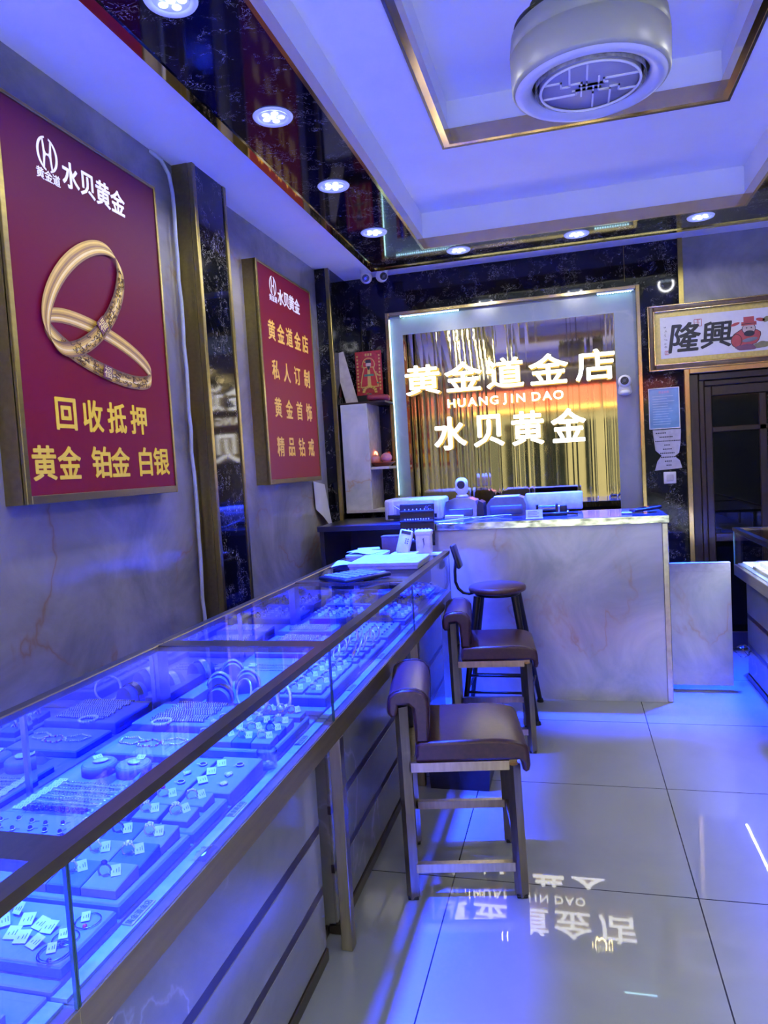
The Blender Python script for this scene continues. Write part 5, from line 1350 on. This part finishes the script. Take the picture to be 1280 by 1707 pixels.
# ================================================================== ON TOP OF THE LONG CASE
GT1 = GZ1+.001
ca = thing('calculator', 'black desk calculator with pale keys lying on the case glass', 'calculator', (-.985, 3.18, GT1), .0)
M = Matrix.Translation((-.985, 3.175, GT1)) @ Matrix.Rotation(-.62, 4, 'Z')
MB().rbox(-.105, .105, -.135, .135, .004, .024, .008, 2, M=M).build('case', BLACK_PLASTIC, ca)
MB().rbox(-.085, .085, .072, .118, .022, .028, .003, M=M).build('screen_bezel', P('calc_bezel', (.30, .31, .40), .3), ca)
MB().rbox(-.075, .075, .080, .110, .0275, .0285, .001, M=M).build('screen', P('calc_screen', (.10, .12, .12), .15), ca)
KEY = P('calc_key', (.16, .16, .18), .5)
for i in range(5):
    for j in range(4):
        MB().rbox(-.086+.036*i, -.056+.036*i, -.115+.044*j, -.084+.044*j, .022, .030, .003, M=M).build('key', KEY, ca)
# paper, boxes and small machines at the far end
bx = thing('flat_box', 'wide flat white box lying on the glass near the far end of the row', 'box', (-.92, 3.62, GT1))
MB().rbox(-1.10, -.745, 3.45, 3.76, GT1, GT1+.030, .003).build('base', P('box_white', (.46, .49, .56), .5), bx)
MB().rbox(-1.105, -.740, 3.445, 3.765, GT1+.016, GT1+.036, .003).build('lid', P('box_lid', (.50, .53, .60), .5), bx)
bx2 = thing('flat_box', 'smaller flat white box under papers left of the white device', 'box', (-1.10, 3.90, GT1))
MB().rbox(-1.225, -1.02, 3.80, 3.98, GT1, GT1+.030, .003).build('base', P('box_white', (.46, .49, .56), .5), bx2)
MB().rbox(-1.228, -1.017, 3.797, 3.983, GT1+.018, GT1+.034, .003).build('lid', P('box_lid', (.50, .53, .60), .5), bx2)
rp = random.Random(8)
for k, (x, y, w_, h, rz, z, lab) in enumerate(((-1.195, 3.66, .10, .18, .1, GT1+.0005, 'sheet of paper on the glass at the wall side of the wide flat box'), (-1.13, 3.90, .15, .20, -.3, GT1+.0355, 'crumpled sheet of paper on top of the smaller flat box'),
                                              (-.80, 4.03, .16, .14, .2, GT1+.0005, 'sheet of paper under the upright white device at the far end'), (-.93, 3.97, .17, .12, -.1, GT1+.0005, 'sheet of paper under the leaning white device'))):
    M = Matrix.Translation((x, y, z)) @ Matrix.Rotation(rz, 4, 'Z'); m = MB(); n = 6; vs = []
    for i in range(n+1):
        for j in range(n+1): vs.append(M @ Vector((w_*(i/n-.5), h*(j/n-.5), .001+(.012 if k < 2 else .003)*max(0, math.sin(2.2*i/n+1.5*j/n+k))*(1 if k < 2 else .6))))
    fs = [(i*(n+1)+j, (i+1)*(n+1)+j, (i+1)*(n+1)+j+1, i*(n+1)+j+1) for i in range(n) for j in range(n)]
    o0 = len(vs); vs += [v-Vector((0, 0, .0006)) for v in vs]; fs += [tuple(q+o0 for q in f[::-1]) for f in fs]
    m.add(vs, fs, 0, True); tag(m.build('paper', PAPER), lab, 'paper')
ld = thing('leaning_device', 'white handheld device with dark window, leaning on the papers at the far end', 'device', (-.93, 3.80, 1.0))
MB().rbox(-1.0, -.85, 3.885, 4.0, GT1+.004, GT1+.022, .006, 2).build('base', WHITE_PLASTIC, ld)
M = Matrix.Translation((-.938, 3.95, GT1+.018)) @ Matrix.Rotation(.22, 4, 'Y') @ Matrix.Rotation(-.25, 4, 'X')
MB().rbox(-.038, .038, -.016, .016, 0, .135, .010, 3, M=M).build('body', P('device_white', (.74, .75, .78), .3), ld)
MB().rbox(-.028, .028, -.0175, -.014, .108, .128, .002, M=M).build('window', BLACK_PLASTIC, ld)
m = MB()
for i in range(6): m.box(.004+.012*(i % 2), .011+.012*(i % 2), -.0175, -.016, .055+.012*(i//2), .062+.012*(i//2), M=M)
m.build('buttons', GREY_PLASTIC, ld)
ud = thing('upright_device', 'white upright box with a vertical slit, right of the leaning white device', 'device', (-.82, 4.02, GT1))
MB().rbox(-.868, -.778, 3.99, 4.05, GT1+.003, GT1+.135, .014, 3).build('body', P('device_white', (.74, .75, .78), .3), ud)
MB().rbox(-.872, -.774, 3.986, 4.054, GT1+.108, GT1+.142, .012, 3).build('lid', P('device_white', (.74, .75, .78), .3), ud)
m = MB(); m.prism([(-.826, GT1+.092), (-.818, GT1+.098), (-.816, GT1+.06), (-.826, GT1+.035), (-.821, GT1+.06)], 'Y', 3.9885, 3.992); m.build('slit', GREY_PLASTIC, ud)
m = MB(); m.rbox(-1.235, -1.12, 4.02, 4.12, GT1, GT1+.032, .004, 2)
tag(m.build('red_case', P('red_case', (.30, .02, .02), .4)), 'small dark red case at the wall-side far end of the glass top', 'case')
m = MB(); M = Matrix.Translation((-1.17, 4.06, GT1+.033)) @ Matrix.Rotation(.3, 4, 'Z'); m.rbox(-.06, .07, -.05, .05, 0, .006, .002, M=M)
tag(m.build('folded_paper', PAPER), 'folded white paper on top of the dark red case', 'paper')
cb = thing('cardboard_box', 'small brown carton at the far end of the case, behind the leaning device', 'box', (-1.04, 4.11, GT1))
MB().rbox(-1.092, -.988, 4.085, 4.145, GT1, GT1+.100, .002).build('carton', P('carton', (.16, .105, .07), .7), cb)
MB().rbox(-1.095, -.985, 4.080, 4.148, GT1+.094, GT1+.106, .002).build('flap', P('carton_flap', (.13, .09, .06), .7), cb)
